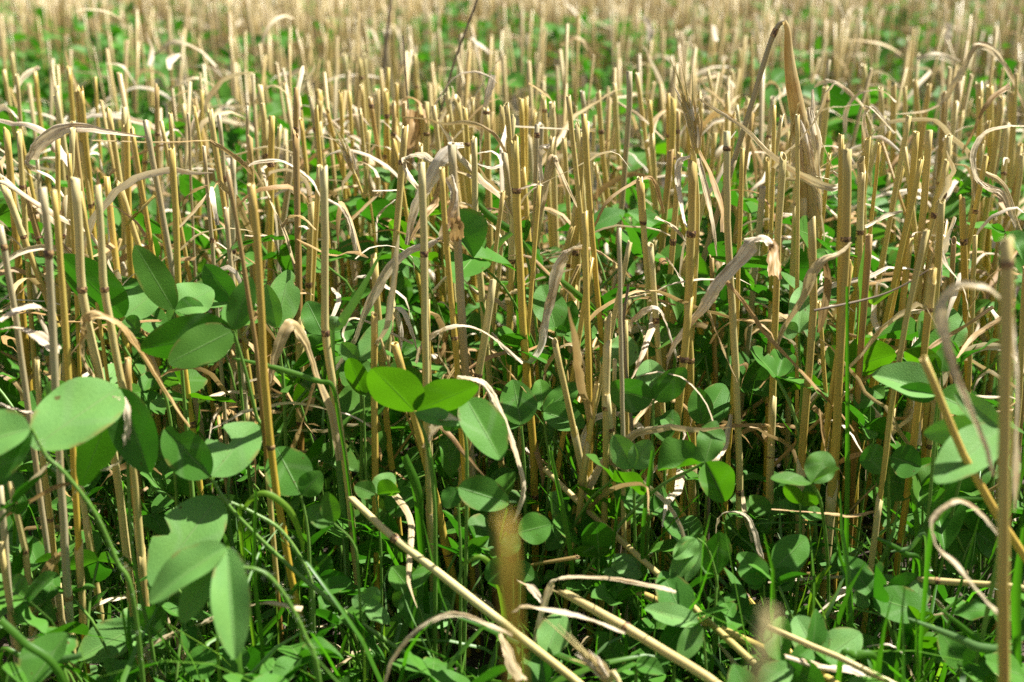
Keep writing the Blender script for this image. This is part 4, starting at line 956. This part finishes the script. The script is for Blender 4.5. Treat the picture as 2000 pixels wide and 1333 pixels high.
# ------------------------------------------------------------------ single grass blades
def hand_blade(pts, ws, d, m, label, twist=0.2):
    P = [at(x, y, d) for x, y in pts]
    if P[-1][2] > 0.01:
        P.append(np.array([P[-1][0] + 0.004, P[-1][1] + 0.003, 0.0])); ws = ws + [ws[-1] * 0.7]
    n = len(P); P = spline(P, 7)
    w = np.interp(np.linspace(0, n - 1, len(P)), range(n), ws)
    tau = np.linspace(twist, -twist * 1.5, len(P))
    hw = np.array([0.5 * w[i] * px_m(P[i]) for i in range(len(P))])
    o = mk("grass_blade", ribbons(P[None], (rib_frame(P, tau) * hw[:, None])[None], 0.35), M[m])
    tag(o, label, "grass blade", "green grass blades in the stubble")
for e in [
 ([(750,484),(700,577),(667,631),(647,690)],[2,15,19,14],0.56,'grasspale',"wide pale green blade slanting up to a sharp point"),
 ([(455,700),(520,714),(567,727),(623,745),(650,756),(664,835),(675,900),(692,1040)],[4,10,11,10,8,6,6,6],0.53,'grass',"green blade lying nearly level behind the golden stalk"),
 ([(1692,467),(1686,545),(1683,647)],[3,20,15],0.60,'grasspale',"upright pale green blade with a pointed tip"),
 ([(1742,565),(1707,591),(1683,614)],[13,13,8],0.595,'grasspale' if 0 else 'grassyellow',"short glowing yellow-green blade crossing the upright pale one"),
 ([(935,400),(960,425),(1000,452),(1010,458)],[10,14,15,14],0.68,'grass',"thick green blade sloping down right of the tangle of curls"),
 ([(1000,455),(970,480),(950,520),(940,550)],[8,15,14,6],0.66,'grasspale',"bluish green arched blade between two pale stalks"),
 ([(1020,470),(1060,527),(1100,554),(1140,587),(1160,604),(1200,670)],[6,12,14,14,8,6],0.66,'grass',"long bright green blade crossing behind the golden stalks"),
 ([(160,1281),(83,1298),(20,1333)],[12,17,18],0.43,'grasspale',"pale blade lying across the bottom left corner"),
 ([(0,1210),(47,1255),(127,1340)],[14,15,15],0.42,'grass',"thick dark green stem-like blade in the bottom left corner"),
 ([(100,1291),(50,1285),(0,1288)],[6,10,9],0.45,'grass',"light blade curving in from the left edge near the bottom"),
 ([(593,1080),(587,1048),(567,1000),(533,970),(505,965),(480,990),(470,1040)],[4,9,13,13,10,8,8],0.48,'grassyellow',"light arched blade bending over beside the leaning golden stalk"),
 ([(500,960),(497,1115),(510,1240),(517,1320)],[5,8,8,8],0.47,'grass',"thin upright light green stem in front of the hairy clover stem"),
 ([(900,1105),(937,1088),(963,1115),(983,1188)],[6,10,14,12],0.5,'grassyellow',"light green hooked blade just left of the blurred golden stub"),
 ([(1773,1208),(1833,1231),(1900,1261),(1990,1312)],[4,11,18,20],0.44,'grasspale',"broad pale blade sweeping to the bottom right corner"),
 ([(1833,1188),(1883,1228),(1917,1265),(1933,1333)],[4,11,18,18],0.445,'grass',"green blade bending down over the sweeping pale blade"),
 ([(1713,1051),(1767,1081),(1800,1125)],[6,12,9],0.5,'grass',"short green blade sloping in the shade by the leaning stalk"),
 ([(1740,1078),(1775,1072),(1810,1068)],[3,9,7],0.5,'grasspale',"small level blade catching light near the level straw"),
 ([(1843,955),(1810,1028),(1790,1085)],[14,15,13],0.52,'grass',"wide dark green blade leaning behind the thin blurred curl"),
 ([(1780,955),(1788,1000),(1790,1065)],[5,11,9],0.53,'grass',"narrow upright blade beside the wide dark one"),
 ([(1925,975),(1862,980),(1833,1010),(1815,1070)],[5,14,12,10],0.46,'grass',"green arching blade just inside the blurred curl"),
 ([(1655,560),(1655,888),(1652,1121)],[6,9,9],0.545,'grass',"tall thin green stem right of the thick tan stalk"),
 ([(1790,1208),(1791,1270),(1792,1340)],[3,7,7],0.43,'grass',"thin dark upright blade near the bottom right"),
 ([(1707,1321),(1713,1295),(1700,1279),(1673,1281),(1640,1300)],[14,17,15,15,12],0.44,'grass',"bright folded blade at the bottom between clover and straw"),
 ([(1623,1105),(1595,1140),(1583,1208)],[4,14,13],0.52,'grassyellow',"short yellowish blade in front of the thick tan stalk"),
 ([(2000,1030),(1985,1160),(1985,1330)],[8,18,16],0.44,'grass',"broad green blade at the right edge behind the blurred stalk"),
 ([(1075,880),(1100,1000),(1118,1120)],[6,10,9],0.52,'grass',"slim green stem crossing the end of the long fallen straw"),
 ([(940,590),(960,650),(985,720)],[5,9,8],0.62,'grass',"green stem between the pale stalk and the thick brown one"),
 ([(1080,960),(1090,1040),(1098,1130)],[14,17,12],0.56,'grasspale',"short wide pale blade behind the round clover leaflet"),
 ([(1275,880),(1262,980),(1255,1080)],[7,9,8],0.52,'grass',"dark green upright stem right of the winged clover"),
 ([(835,860),(850,960),(852,1080)],[7,9,8],0.51,'grass',"green stem under the bright backlit clover"),
 ([(790,890),(815,960),(822,1060)],[14,20,14],0.53,'grass',"broad shaded blade right of the leaning straw's joint"),
]: hand_blade(*e)

# ------------------------------------------------------------------ the rest of the stubble, seeded
def droop_blades(start, az, length, w, e0=1.1, e1=-1.2, k=9, m=3, cup=0.3, crinkle=0.22):
    """dry blades that leave a stalk upwards and arch over"""
    n = len(start)
    t = np.linspace(0, 1, k)[None]
    el = e0 + (e1 - e0) * t ** rng.uniform(0.6, 1.5, (n, 1)) if np.ndim(e0) == 0 else e0[:, None] + (e1[:, None] - e0[:, None]) * t ** rng.uniform(0.6, 1.5, (n, 1))
    el = el + np.cumsum(rng.normal(0, 0.17, (n, k)), 1)
    a = az[:, None] + rng.normal(0, 0.8, (n, 1)) * t + np.cumsum(rng.normal(0, 0.13, (n, k)), 1)
    step = length[:, None] / (k - 1)
    D = np.stack([np.cos(el) * np.cos(a), np.cos(el) * np.sin(a), np.sin(el)], -1) * step[..., None]
    P = start[:, None] + np.cumsum(D, 1) - D[:, :1]
    T = norm(D)
    H = norm(np.cross(T, np.array([0, 0, 1.0])) + 1e-6); F = np.cross(H, T)
    tw = rng.uniform(-0.8, 0.8, (n, 1)) + rng.normal(0, 1.3, (n, 1)) * t
    S = H * np.cos(tw)[..., None] + F * np.sin(tw)[..., None]
    prof = np.interp(t[0], [0, 0.15, 0.4, 0.8, 1], [0.7, 0.9, 1.0, 0.7, 0.12])
    return ribbons(P, S * (w[:, None] * prof[None] * 0.5)[..., None], cup, m, 10.0, crinkle)

ROWS = [0.70, 0.79, 0.88, 0.97, 1.06, 1.17, 1.28, 1.40]
def seeded_stalks(count):
    k = 0
    while k < count:
        far = False
        front = k < 26
        d = R.uniform(0.545, 0.63) if front else R.choice([0.67, 0.70, 0.76, 0.79, 0.85, 0.88, 0.94]) + R.gauss(0, 0.022)
        x = (R.uniform(-0.35, 0.95) if front else R.uniform(-1, 1)) * (0.42 * d + 0.01)
        h = R.uniform(0.13, 0.235) if front else min(0.268, max(0.12, R.gauss(0.238, 0.018)))
        c = R.choices(['gold', 'tan', 'pale', 'grey', 'brown'], [32, 33, 14, 9, 12])[0]
        r = R.uniform(0.0011, 0.0021)
        lx, ly = R.gauss(0, 0.10), R.gauss(0, 0.07)
        P = np.array([(x - lx * h, d - ly * h, -0.004), (x - lx * h * 0.5 + R.gauss(0, 0.001), d - ly * h * 0.5, h * 0.5), (x, d, h)])
        js = [R.uniform(0.15, 0.45)] + ([R.uniform(0.6, 0.93)] if R.random() < 0.6 else [])
        sh = [(js[-1] if R.random() < 0.5 else js[0], R.uniform(0.03, 0.08), R.uniform(0, 0.35))] if R.random() < 0.6 else []
        root = stalk(P, r, c, js, sh, R.uniform(0.1, 0.6), R.uniform(0.03, 0.14))
        nl = R.choices([0, 1, 2, 3], [22, 42, 26, 10])[0]
        for _ in range(nl):
            f = R.uniform(0.35, 0.92)
            st = P[0] + (P[2] - P[0]) * f
            g = droop_blades(st[None], np.array([R.uniform(0, 6.28)]), np.array([R.uniform(0.05, 0.12)]), np.array([R.uniform(0.0022, 0.0050)]),
                             R.uniform(0.6, 1.5), R.uniform(-1.5, 0.3), 16, 5)
            mk("dry_leaf", g, M[R.choices(['dry', 'drywhite', 'drybrown'], [5, 5, 2])[0]], root)
        tx, ty = project(P[2]); bx, by = project(P[0])
        STALKS.append(dict(root=root, top=(tx, ty), pts=[(tx, ty), (bx, by)], col=c, w=2 * r / px_m(P[2]), d=d, lean=lx, joint=len(js) > 1, sheath=bool(sh), leaves=nl, label=None, hand=False))
        k += 1
seeded_stalks(298 - len(STALKS))

def field_positions():
    """the stubble that is not built stalk by stalk: beyond it, and to both sides of the view"""
    out = []
    # far field
    n = 30000
    d = np.sqrt(rng.uniform(0.86 ** 2, 9.0 ** 2, n)); x = rng.uniform(-1, 1, n) * (0.47 * d + 0.25)
    dens = np.where(d < 1.45, 1.9, 1.0)
    thin = (d > 1.42) & (d < 2.3)
    dens = np.where(thin, np.where(x / d < 0.14, 0.5, 0.85), dens)
    row = 0.5 + 0.5 * np.cos(d * 2 * math.pi / 0.16)
    keep = rng.uniform(size=n) < dens * 0.95 * (0.2 + 0.8 * row) * np.clip(1.0 + 0.5 * np.sin(x * 9 + d * 2) + 0.4 * np.sin(x * 21 - d * 7), 0.2, 1.6)
    out.append(np.stack([x[keep], d[keep]], 1))
    # both sides
    n = 900
    d = rng.uniform(0.05, 1.1, n); sx = rng.choice([-1, 1], n)
    x = sx * (0.44 * d + 0.03 + rng.uniform(0.02, 0.6, n))
    out.append(np.stack([x, d], 1)[: 420])
    return np.concatenate(out)
FP = field_positions()
def stubble_mass():
    n = len(FP)
    h = np.clip(rng.normal(0.248, 0.018, n), 0.13, 0.29)
    lean = rng.normal(0, 0.10, (n, 2))
    b = np.concatenate([FP, np.full((n, 1), -0.004)], 1)
    top = b + np.concatenate([lean * h[:, None], h[:, None] + 0.004], 1)
    t = np.linspace(0, 1, 4)[None, :, None]
    P = b[:, None] * (1 - t) + top[:, None] * t
    P[:, 1:3, :2] += rng.normal(0, 0.0012, (n, 2, 2))
    r = rng.uniform(0.0010, 0.0021, n)[:, None] * np.array([[1.05, 1.0, 0.98, 0.95]])
    o = mk("stubble", tubes(P, r, 6, True, rng.uniform(0.1, 0.6, n), 0.08), M['mixed'])
    tag(o, "dense mass of cut straw stalks filling the blurred far field", "stubble", None, "stuff")
    # arching dry blades on about half of them
    sel = (rng.uniform(size=n) < 0.42) & (FP[:, 1] > 0.9)
    st = (b + (top - b) * rng.uniform(0.3, 0.97, n)[:, None])[sel]
    k = len(st)
    g = droop_blades(st, rng.uniform(0, 6.28, k), rng.uniform(0.04, 0.12, k), rng.uniform(0.0024, 0.0056, k), rng.uniform(0.5, 1.4, k), rng.uniform(-1.5, 0.2, k), 8, 3)
    o = mk("dry_leaves", g, M['dry'])
    tag(o, "bleached dry leaf blades tangled among the far stubble", "dry leaves", None, "stuff")
stubble_mass()

# ------------------------------------------------------------------ the rest of the clover, seeded
def sprig_frames(n, base, h, size, tilt=0.45):
    lean = rng.normal(0, 0.28, (n, 2))
    J = np.concatenate([base + lean * h[:, None], h[:, None]], 1)
    U = norm(np.stack([rng.normal(0.12, tilt, n), rng.normal(0.0, tilt, n), np.ones(n)], 1))
    X = norm(np.cross(U, norm(rng.normal(size=(n, 3))))); Y = np.cross(U, X)
    ax, nn, ll, ww = [], [], [], []
    for q in range(3):
        a = q * 2.094 + rng.normal(0, 0.2, n)
        el = rng.normal(0.18, 0.38, n)
        H = X * np.cos(a)[:, None] + Y * np.sin(a)[:, None]
        A = H * np.cos(el)[:, None] + U * np.sin(el)[:, None]
        Nn = U * np.cos(el)[:, None] - H * np.sin(el)[:, None]
        ro = rng.normal(0, 0.35, n); S = np.cross(Nn, A)
        Nn = Nn * np.cos(ro)[:, None] + S * np.sin(ro)[:, None]
        L = size * rng.uniform(0.85, 1.1, n)
        ax.append(A); nn.append(Nn); ll.append(L); ww.append(L * rng.uniform(0.5, 0.88, n))
    b = np.concatenate([base, np.zeros((n, 1))], 1)
    m1 = b + (J - b) * np.array([0.25, 0.25, 0.5])
    m2 = b + (J - b) * np.array([0.65, 0.65, 0.85])
    return J, np.stack([b, m1, m2, J], 1), ax, nn, ll, ww

def seeded_sprigs(specs):
    for (cnt, d0, d1, h0, h1, s0, s1) in specs:
        k = 0
        while k < cnt:
            d = math.sqrt(R.uniform(d0 * d0, d1 * d1)); x = R.uniform(-1, 1) * (0.42 * d + 0.01); h = R.uniform(h0, h1)
            px, py = project(np.array([x, d, h]))
            if py > 1345 or px < -20 or px > 2020: continue
            if any(abs(px - a) < 45 and -60 < py - b < 40 for a, b in HAND_J) and R.random() < 0.85: continue
            sz = R.uniform(s0, s1)
            J, pet, ax, nn, ll, ww = sprig_frames(1, np.array([[x, d]]), np.array([h]), np.array([sz]))
            root = thing("clover_sprig", pet[0, 0])
            P = spline(pet[0], 4)
            mk("petiole", tubes(P[None], np.full((1, len(P)), R.uniform(0.0006, 0.0010)), 7), M['petiole'], root)
            m = R.choices(['leaf', 'leaffresh', 'leafbluesheen'], [62, 30, 8])[0]
            for A, Nn, L, W in zip(ax, nn, ll, ww):
                mk("leaflet", leaflets(J, A, Nn, L, W, R.choice([0.06, 0.12, 0.2, 0.35, 0.6]), R.uniform(-0.08, 0.35), 17, 11, [(R.uniform(0.35, 0.95), R.choice([-1, 1]), R.uniform(0.25, 0.75), R.uniform(0.04, 0.11))] if R.random() < 0.35 else None, R.uniform(0.68, 1.12), R.choice([0.02, 0.04, 0.08, 0.12])), M[m], root)
            px, py = project(J[0])
            SPRIGS.append(dict(root=root, top=(px, py), d=d, m=m, size=sz, h=h))
            k += 1
SPECS = [(34, 0.37, 0.56, 0.02, 0.075, 0.014, 0.025), (92, 0.53, 0.74, 0.05, 0.155, 0.016, 0.029), (84, 0.66, 1.0, 0.08, 0.20, 0.018, 0.033), (36, 1.0, 1.45, 0.10, 0.21, 0.02, 0.034)]
seeded_sprigs(SPECS)

def clover_mass():
    parts_l, parts_p = [], []
    def add(base, h, size, nt=6, ms=5):
        n = len(base)
        J, pet, ax, nn, ll, ww = sprig_frames(n, base, h, size, 0.5)
        for A, Nn, L, W in zip(ax, nn, ll, ww):
            parts_l.append(leaflets(J, A, Nn, L, W, rng.uniform(0.05, 0.25, n), rng.uniform(-0.05, 0.25, n), nt, ms))
        parts_p.append(tubes(pet, np.full((n, 4), 0.0007), 5))
    n = 780; d = np.sqrt(rng.uniform(0.33 ** 2, 1.0, n)); add(np.stack([rng.uniform(-1, 1, n) * (0.44 * d + 0.03), d], 1), rng.uniform(0.01, 0.085, n), rng.uniform(0.011, 0.024, n), 8, 7)
    n = 520; d = rng.uniform(0.1, 1.1, n); add(np.stack([rng.choice([-1, 1], n) * (0.45 * d + 0.04 + rng.uniform(0, 0.6, n)), d], 1), rng.uniform(0.03, 0.15, n), rng.uniform(0.016, 0.03, n))
    n = 520; d = np.sqrt(rng.uniform(0.62 ** 2, 1.2 ** 2, n)); add(np.stack([rng.uniform(-1, 1, n) * (0.44 * d + 0.03), d], 1), rng.uniform(0.04, 0.19, n), rng.uniform(0.016, 0.03, n), 8, 7)
    n = 2700; d = np.sqrt(rng.uniform(0.95 ** 2, 3.3 ** 2, n)); x = rng.uniform(-1, 1, n) * (0.46 * d + 0.2)
    cl = np.sin(x * 7 + d * 3.1) + np.sin(x * 3.1 - d * 5 + 1.3) + 0.3 * ((d > 1.4) & (d < 2.4))
    k = cl + rng.normal(0, 0.6, n) > 0.0
    add(np.stack([x, d], 1)[k], rng.uniform(0.07, 0.21, k.sum()), rng.uniform(0.018, 0.034, k.sum()))
    n = 3600; d = np.sqrt(rng.uniform(3.2 ** 2, 9.0 ** 2, n)); x = rng.uniform(-1, 1, n) * (0.46 * d + 0.2)
    k = np.sin(x * 2.6 + d * 1.1) + np.sin(x * 1.3 - d * 2.2 + 1) + rng.normal(0, 0.4, n) > 0.7
    add(np.stack([x, d], 1)[k], rng.uniform(0.12, 0.25, k.sum()), rng.uniform(0.024, 0.038, k.sum()), 5, 3)
    o = mk("clover_foliage", merge(parts_l), M['leaf'])
    tag(o, "low clover ground cover beneath and behind the stalks", "clover", None, "stuff")
    p = mk("petioles", merge(parts_p), M['petiole'])
    tag(p, "thin green clover stems close to the soil", "clover", None, "stuff")
clover_mass()

# ------------------------------------------------------------------ grass and litter
def grass_mass():
    groups = []
    def blades(n, d0, d1, h0, h1, w0, w1, side=0.0):
        d = np.sqrt(rng.uniform(d0 * d0, d1 * d1, n)); x = rng.uniform(-1, 1, n) * (0.43 * d + 0.02 + side)
        cl = np.sin(x * 23 + d * 9) + np.sin(x * 11 - d * 29 + 2)
        k = cl + rng.normal(0, 0.8, n) > -0.6
        d, x = d[k], x[k]; n = len(d)
        h = rng.uniform(h0, h1, n)
        az = rng.uniform(0, 6.28, n)
        st = np.stack([x, d, np.full(n, -0.002)], 1)
        return droop_blades(st, az, h, rng.uniform(w0, w1, n), rng.uniform(1.2, 1.55, n), rng.uniform(-0.7, 1.3, n), 8, 3, 0.3)
    for nm, m, args in (("grass", 'grass', [(1500, 0.34, 0.75, 0.03, 0.09, 0.0012, 0.0034, 0), (560, 0.38, 0.80, 0.07, 0.15, 0.0013, 0.0034, 0), (700, 0.6, 1.1, 0.04, 0.15, 0.0015, 0.0035, 0), (900, 1.0, 3.0, 0.05, 0.16, 0.002, 0.005, 0.3), (1000, 0.05, 1.1, 0.04, 0.13, 0.0015, 0.003, 0.6)]),
                        ("fine_grass", 'grassyellow', [(420, 0.34, 0.8, 0.03, 0.11, 0.0008, 0.0022, 0)]),
                        ("pale_grass", 'grasspale', [(520, 0.34, 0.8, 0.03, 0.11, 0.0012, 0.0032, 0)])):
        o = mk(nm, merge([blades(*a) for a in args]), M[m])
        tag(o, {"grass": "green grass blades filling the shade between stalks", "fine_grass": "fine yellow-green grass blades low among clover", "pale_grass": "pale dull grass blades low among clover"}[nm], "grass", None, "stuff")
grass_mass()

def litter():
    n = 1500
    d = np.sqrt(rng.uniform(0.33 ** 2, 1.2 ** 2, n)); x = rng.uniform(-1, 1, n) * (0.45 * d + 0.1)
    st = np.stack([x, d, rng.uniform(0.0, 0.03, n)], 1)
    a = droop_blades(st, rng.uniform(0, 6.28, n), rng.uniform(0.015, 0.07, n), rng.uniform(0.0012, 0.0045, n), rng.uniform(0.0, 0.9, n), rng.uniform(-0.9, 0.2, n), 7, 3)
    o = mk("dead_leaves", a, M['dry'])
    tag(o, "dead straw leaf scraps lying low on the shaded soil", "litter", None, "stuff")
    n = 640
    d = np.sqrt(rng.uniform(0.58 ** 2, 1.15 ** 2, n)); x = rng.uniform(-1, 1, n) * (0.43 * d + 0.02)
    st = np.stack([x, d, rng.uniform(0.05, 0.2, n)], 1)
    b = droop_blades(st, rng.uniform(0, 6.28, n), rng.uniform(0.03, 0.09, n), rng.uniform(0.0018, 0.0045, n), rng.uniform(-0.2, 1.3, n), rng.uniform(-1.5, -0.2, n), 9, 3)
    n = 480
    d = np.sqrt(rng.uniform(0.62 ** 2, 1.4 ** 2, n)); x = rng.uniform(-1, 1, n) * (0.43 * d + 0.02)
    st = np.stack([x, d, rng.uniform(0.08, 0.225, n)], 1)
    c = droop_blades(st, rng.uniform(0, 6.28, n), rng.uniform(0.02, 0.075, n), rng.uniform(0.0012, 0.0036, n), rng.uniform(-0.3, 1.5, n), rng.uniform(-1.5, 0.3, n), 10, 3)
    o = mk("pale_dry_leaves", c, M['drywhite'])
    tag(o, "thin bleached leaf shreds caught between the sharp stalks", "dry leaves", None, "stuff")
    o = mk("dry_leaves", b, M['drybrown'])
    tag(o, "brown dry leaf blades tangled between the sharp stalks", "dry leaves", None, "stuff")
litter()
def broken_straw():
    n = 230
    d = np.sqrt(rng.uniform(0.58 ** 2, 1.3 ** 2, n)); x = rng.uniform(-1, 1, n) * (0.43 * d + 0.02)
    a = rng.uniform(0, 6.28, n); el = rng.normal(0.7, 0.5, n); ln = rng.uniform(0.04, 0.16, n)
    b = np.stack([x, d, rng.uniform(0.0, 0.12, n)], 1)
    e = b + np.stack([np.cos(a) * np.cos(el), np.sin(a) * np.cos(el), np.abs(np.sin(el))], 1) * ln[:, None]
    t = np.linspace(0, 1, 4)[None, :, None]
    P = b[:, None] * (1 - t) + e[:, None] * t + rng.normal(0, 0.0012, (n, 4, 3))
    o = mk("broken_straw", tubes(P, rng.uniform(0.0006, 0.0013, n)[:, None] * np.ones((1, 4)), 6, True, rng.uniform(0.2, 1.0, n), 0.2), M['brown'])
    tag(o, "thin brown broken straw ends lodged between the stalks", "straw", None, "stuff")
broken_straw()

# ------------------------------------------------------------------ labels
MARKS = [((1575,290),"the bent drooping ear"), ((985,1150),"the blurred golden stub"), ((1965,760),"the thick blurred stalk"), ((150,815),"the largest pale leaflet"),
 ((400,1150),"the drooping clover"), ((830,760),"the bright backlit clover"), ((855,380),"the tangled white leaf curls"), ((1490,490),"the folded tan leaf"),
 ((100,280),"the long looping grey leaf"), ((575,650),"the tent-shaped dry leaf"), ((690,590),"the wide upright blade"), ((1690,560),"the upright pale blade"),
 ((1350,230),"the small upright ear"), ((1910,110),"the high arching leaf"), ((955,200),"the white upright scrap"), ((890,90),"the dark weed stem"),
 ((1700,690),"the yellow-green backlit leaflet"), ((425,1290),"the pair of round leaflets"), ((1100,690),"the hooped dry leaf"), ((1270,610),"the small white arch"),
 ((770,1050),"the straw with pinkish joint"), ((1200,1210),"the split straw end"), ((340,90),"the blurred high leaf arch"), ((520,180),"the thin beige leaf arch"),
 ((1503,1260),"the blurred pale stub"), ((1850,1040),"the thin blurred curl"), ((1690,240),"the hanging white leaf"), ((1230,170),"the split topped stalk"),
 ((150,450),"the two pale stalks"), ((1140,90),"the far beige arch"), ((680,320),"the tiny pale ear"), ((1340,1090),"the wilted clover"), ((265,540),"the upright light leaflet")]
ORD = ["nearest", "second", "third", "fourth", "fifth", "sixth", "seventh", "eighth", "ninth", "tenth", "eleventh", "twelfth", "thirteenth", "fourteenth"]
def place_word(p):
    (mx, my), nm = min(MARKS, key=lambda m: abs(m[0][0] - p[0]) + 1.1 * abs(m[0][1] - p[1]))
    dx, dy = p[0] - mx, p[1] - my
    side = ("left of" if dx < 0 else "right of") if abs(dx) > abs(dy) * 0.8 else ("above" if dy < 0 else "below")
    return nm, side, abs(dx) + abs(dy)
def write_labels(items, words):
    groups = {}
    for q in items:
        if q.get('label'): continue
        nm, side, dist = place_word(q['top'])
        groups.setdefault((words(q), side, nm), []).append((dist, q))
    for (w, side, nm), v in groups.items():
        v.sort(key=lambda a: a[0])
        for i, (_, q) in enumerate(v):
            q['label'] = f"{w}, {ORD[min(i, 13)] + ' ' if len(v) > 1 else ''}{side} {nm}"
def stalk_words(q):
    t = "blurred " if q['d'] > 1.0 or q['d'] < 0.4 else ""
    th = "thick " if q['w'] * q['d'] > 9.0 else "thin " if q['w'] * q['d'] < 6.3 else ""
    ln = " leaning left" if q['lean'] < -0.10 else " leaning right" if q['lean'] > 0.10 else ""
    ft = " with dry leaf" if q['leaves'] and not ln else ""
    return f"{t}{th}{BLEND[q['col']]} cut stalk{ln}{ft}"
write_labels(STALKS, stalk_words)
for q in STALKS: tag(q['root'], q['label'], "stalk", "cut stalks standing in the stubble field")
def sprig_words(q):
    s = "large" if q['size'] > 0.026 else "small" if q['size'] < 0.018 else "middling"
    t = {'leaf': 'green', 'leaffresh': 'fresh green', 'leafbluesheen': 'blue-green'}[q['m']]
    return f"{s} {t} clover sprig"
write_labels(SPRIGS, sprig_words)
for q in SPRIGS: tag(q['root'], q['label'], "clover", "clover growing between the stubble")
LO = [dict(o=o, top=p, kind=k) for o, p, k in LOOSE]
write_labels(LO, lambda q: {'dry': "loose beige dry leaf", 'drywhite': "loose bleached dry leaf", 'drybrown': "loose brown dry leaf", 'gold': "loose golden straw scrap"}[q['kind']])
for q in LO: tag(q['o'], q['label'], "dry leaf", "loose dry leaf blades")
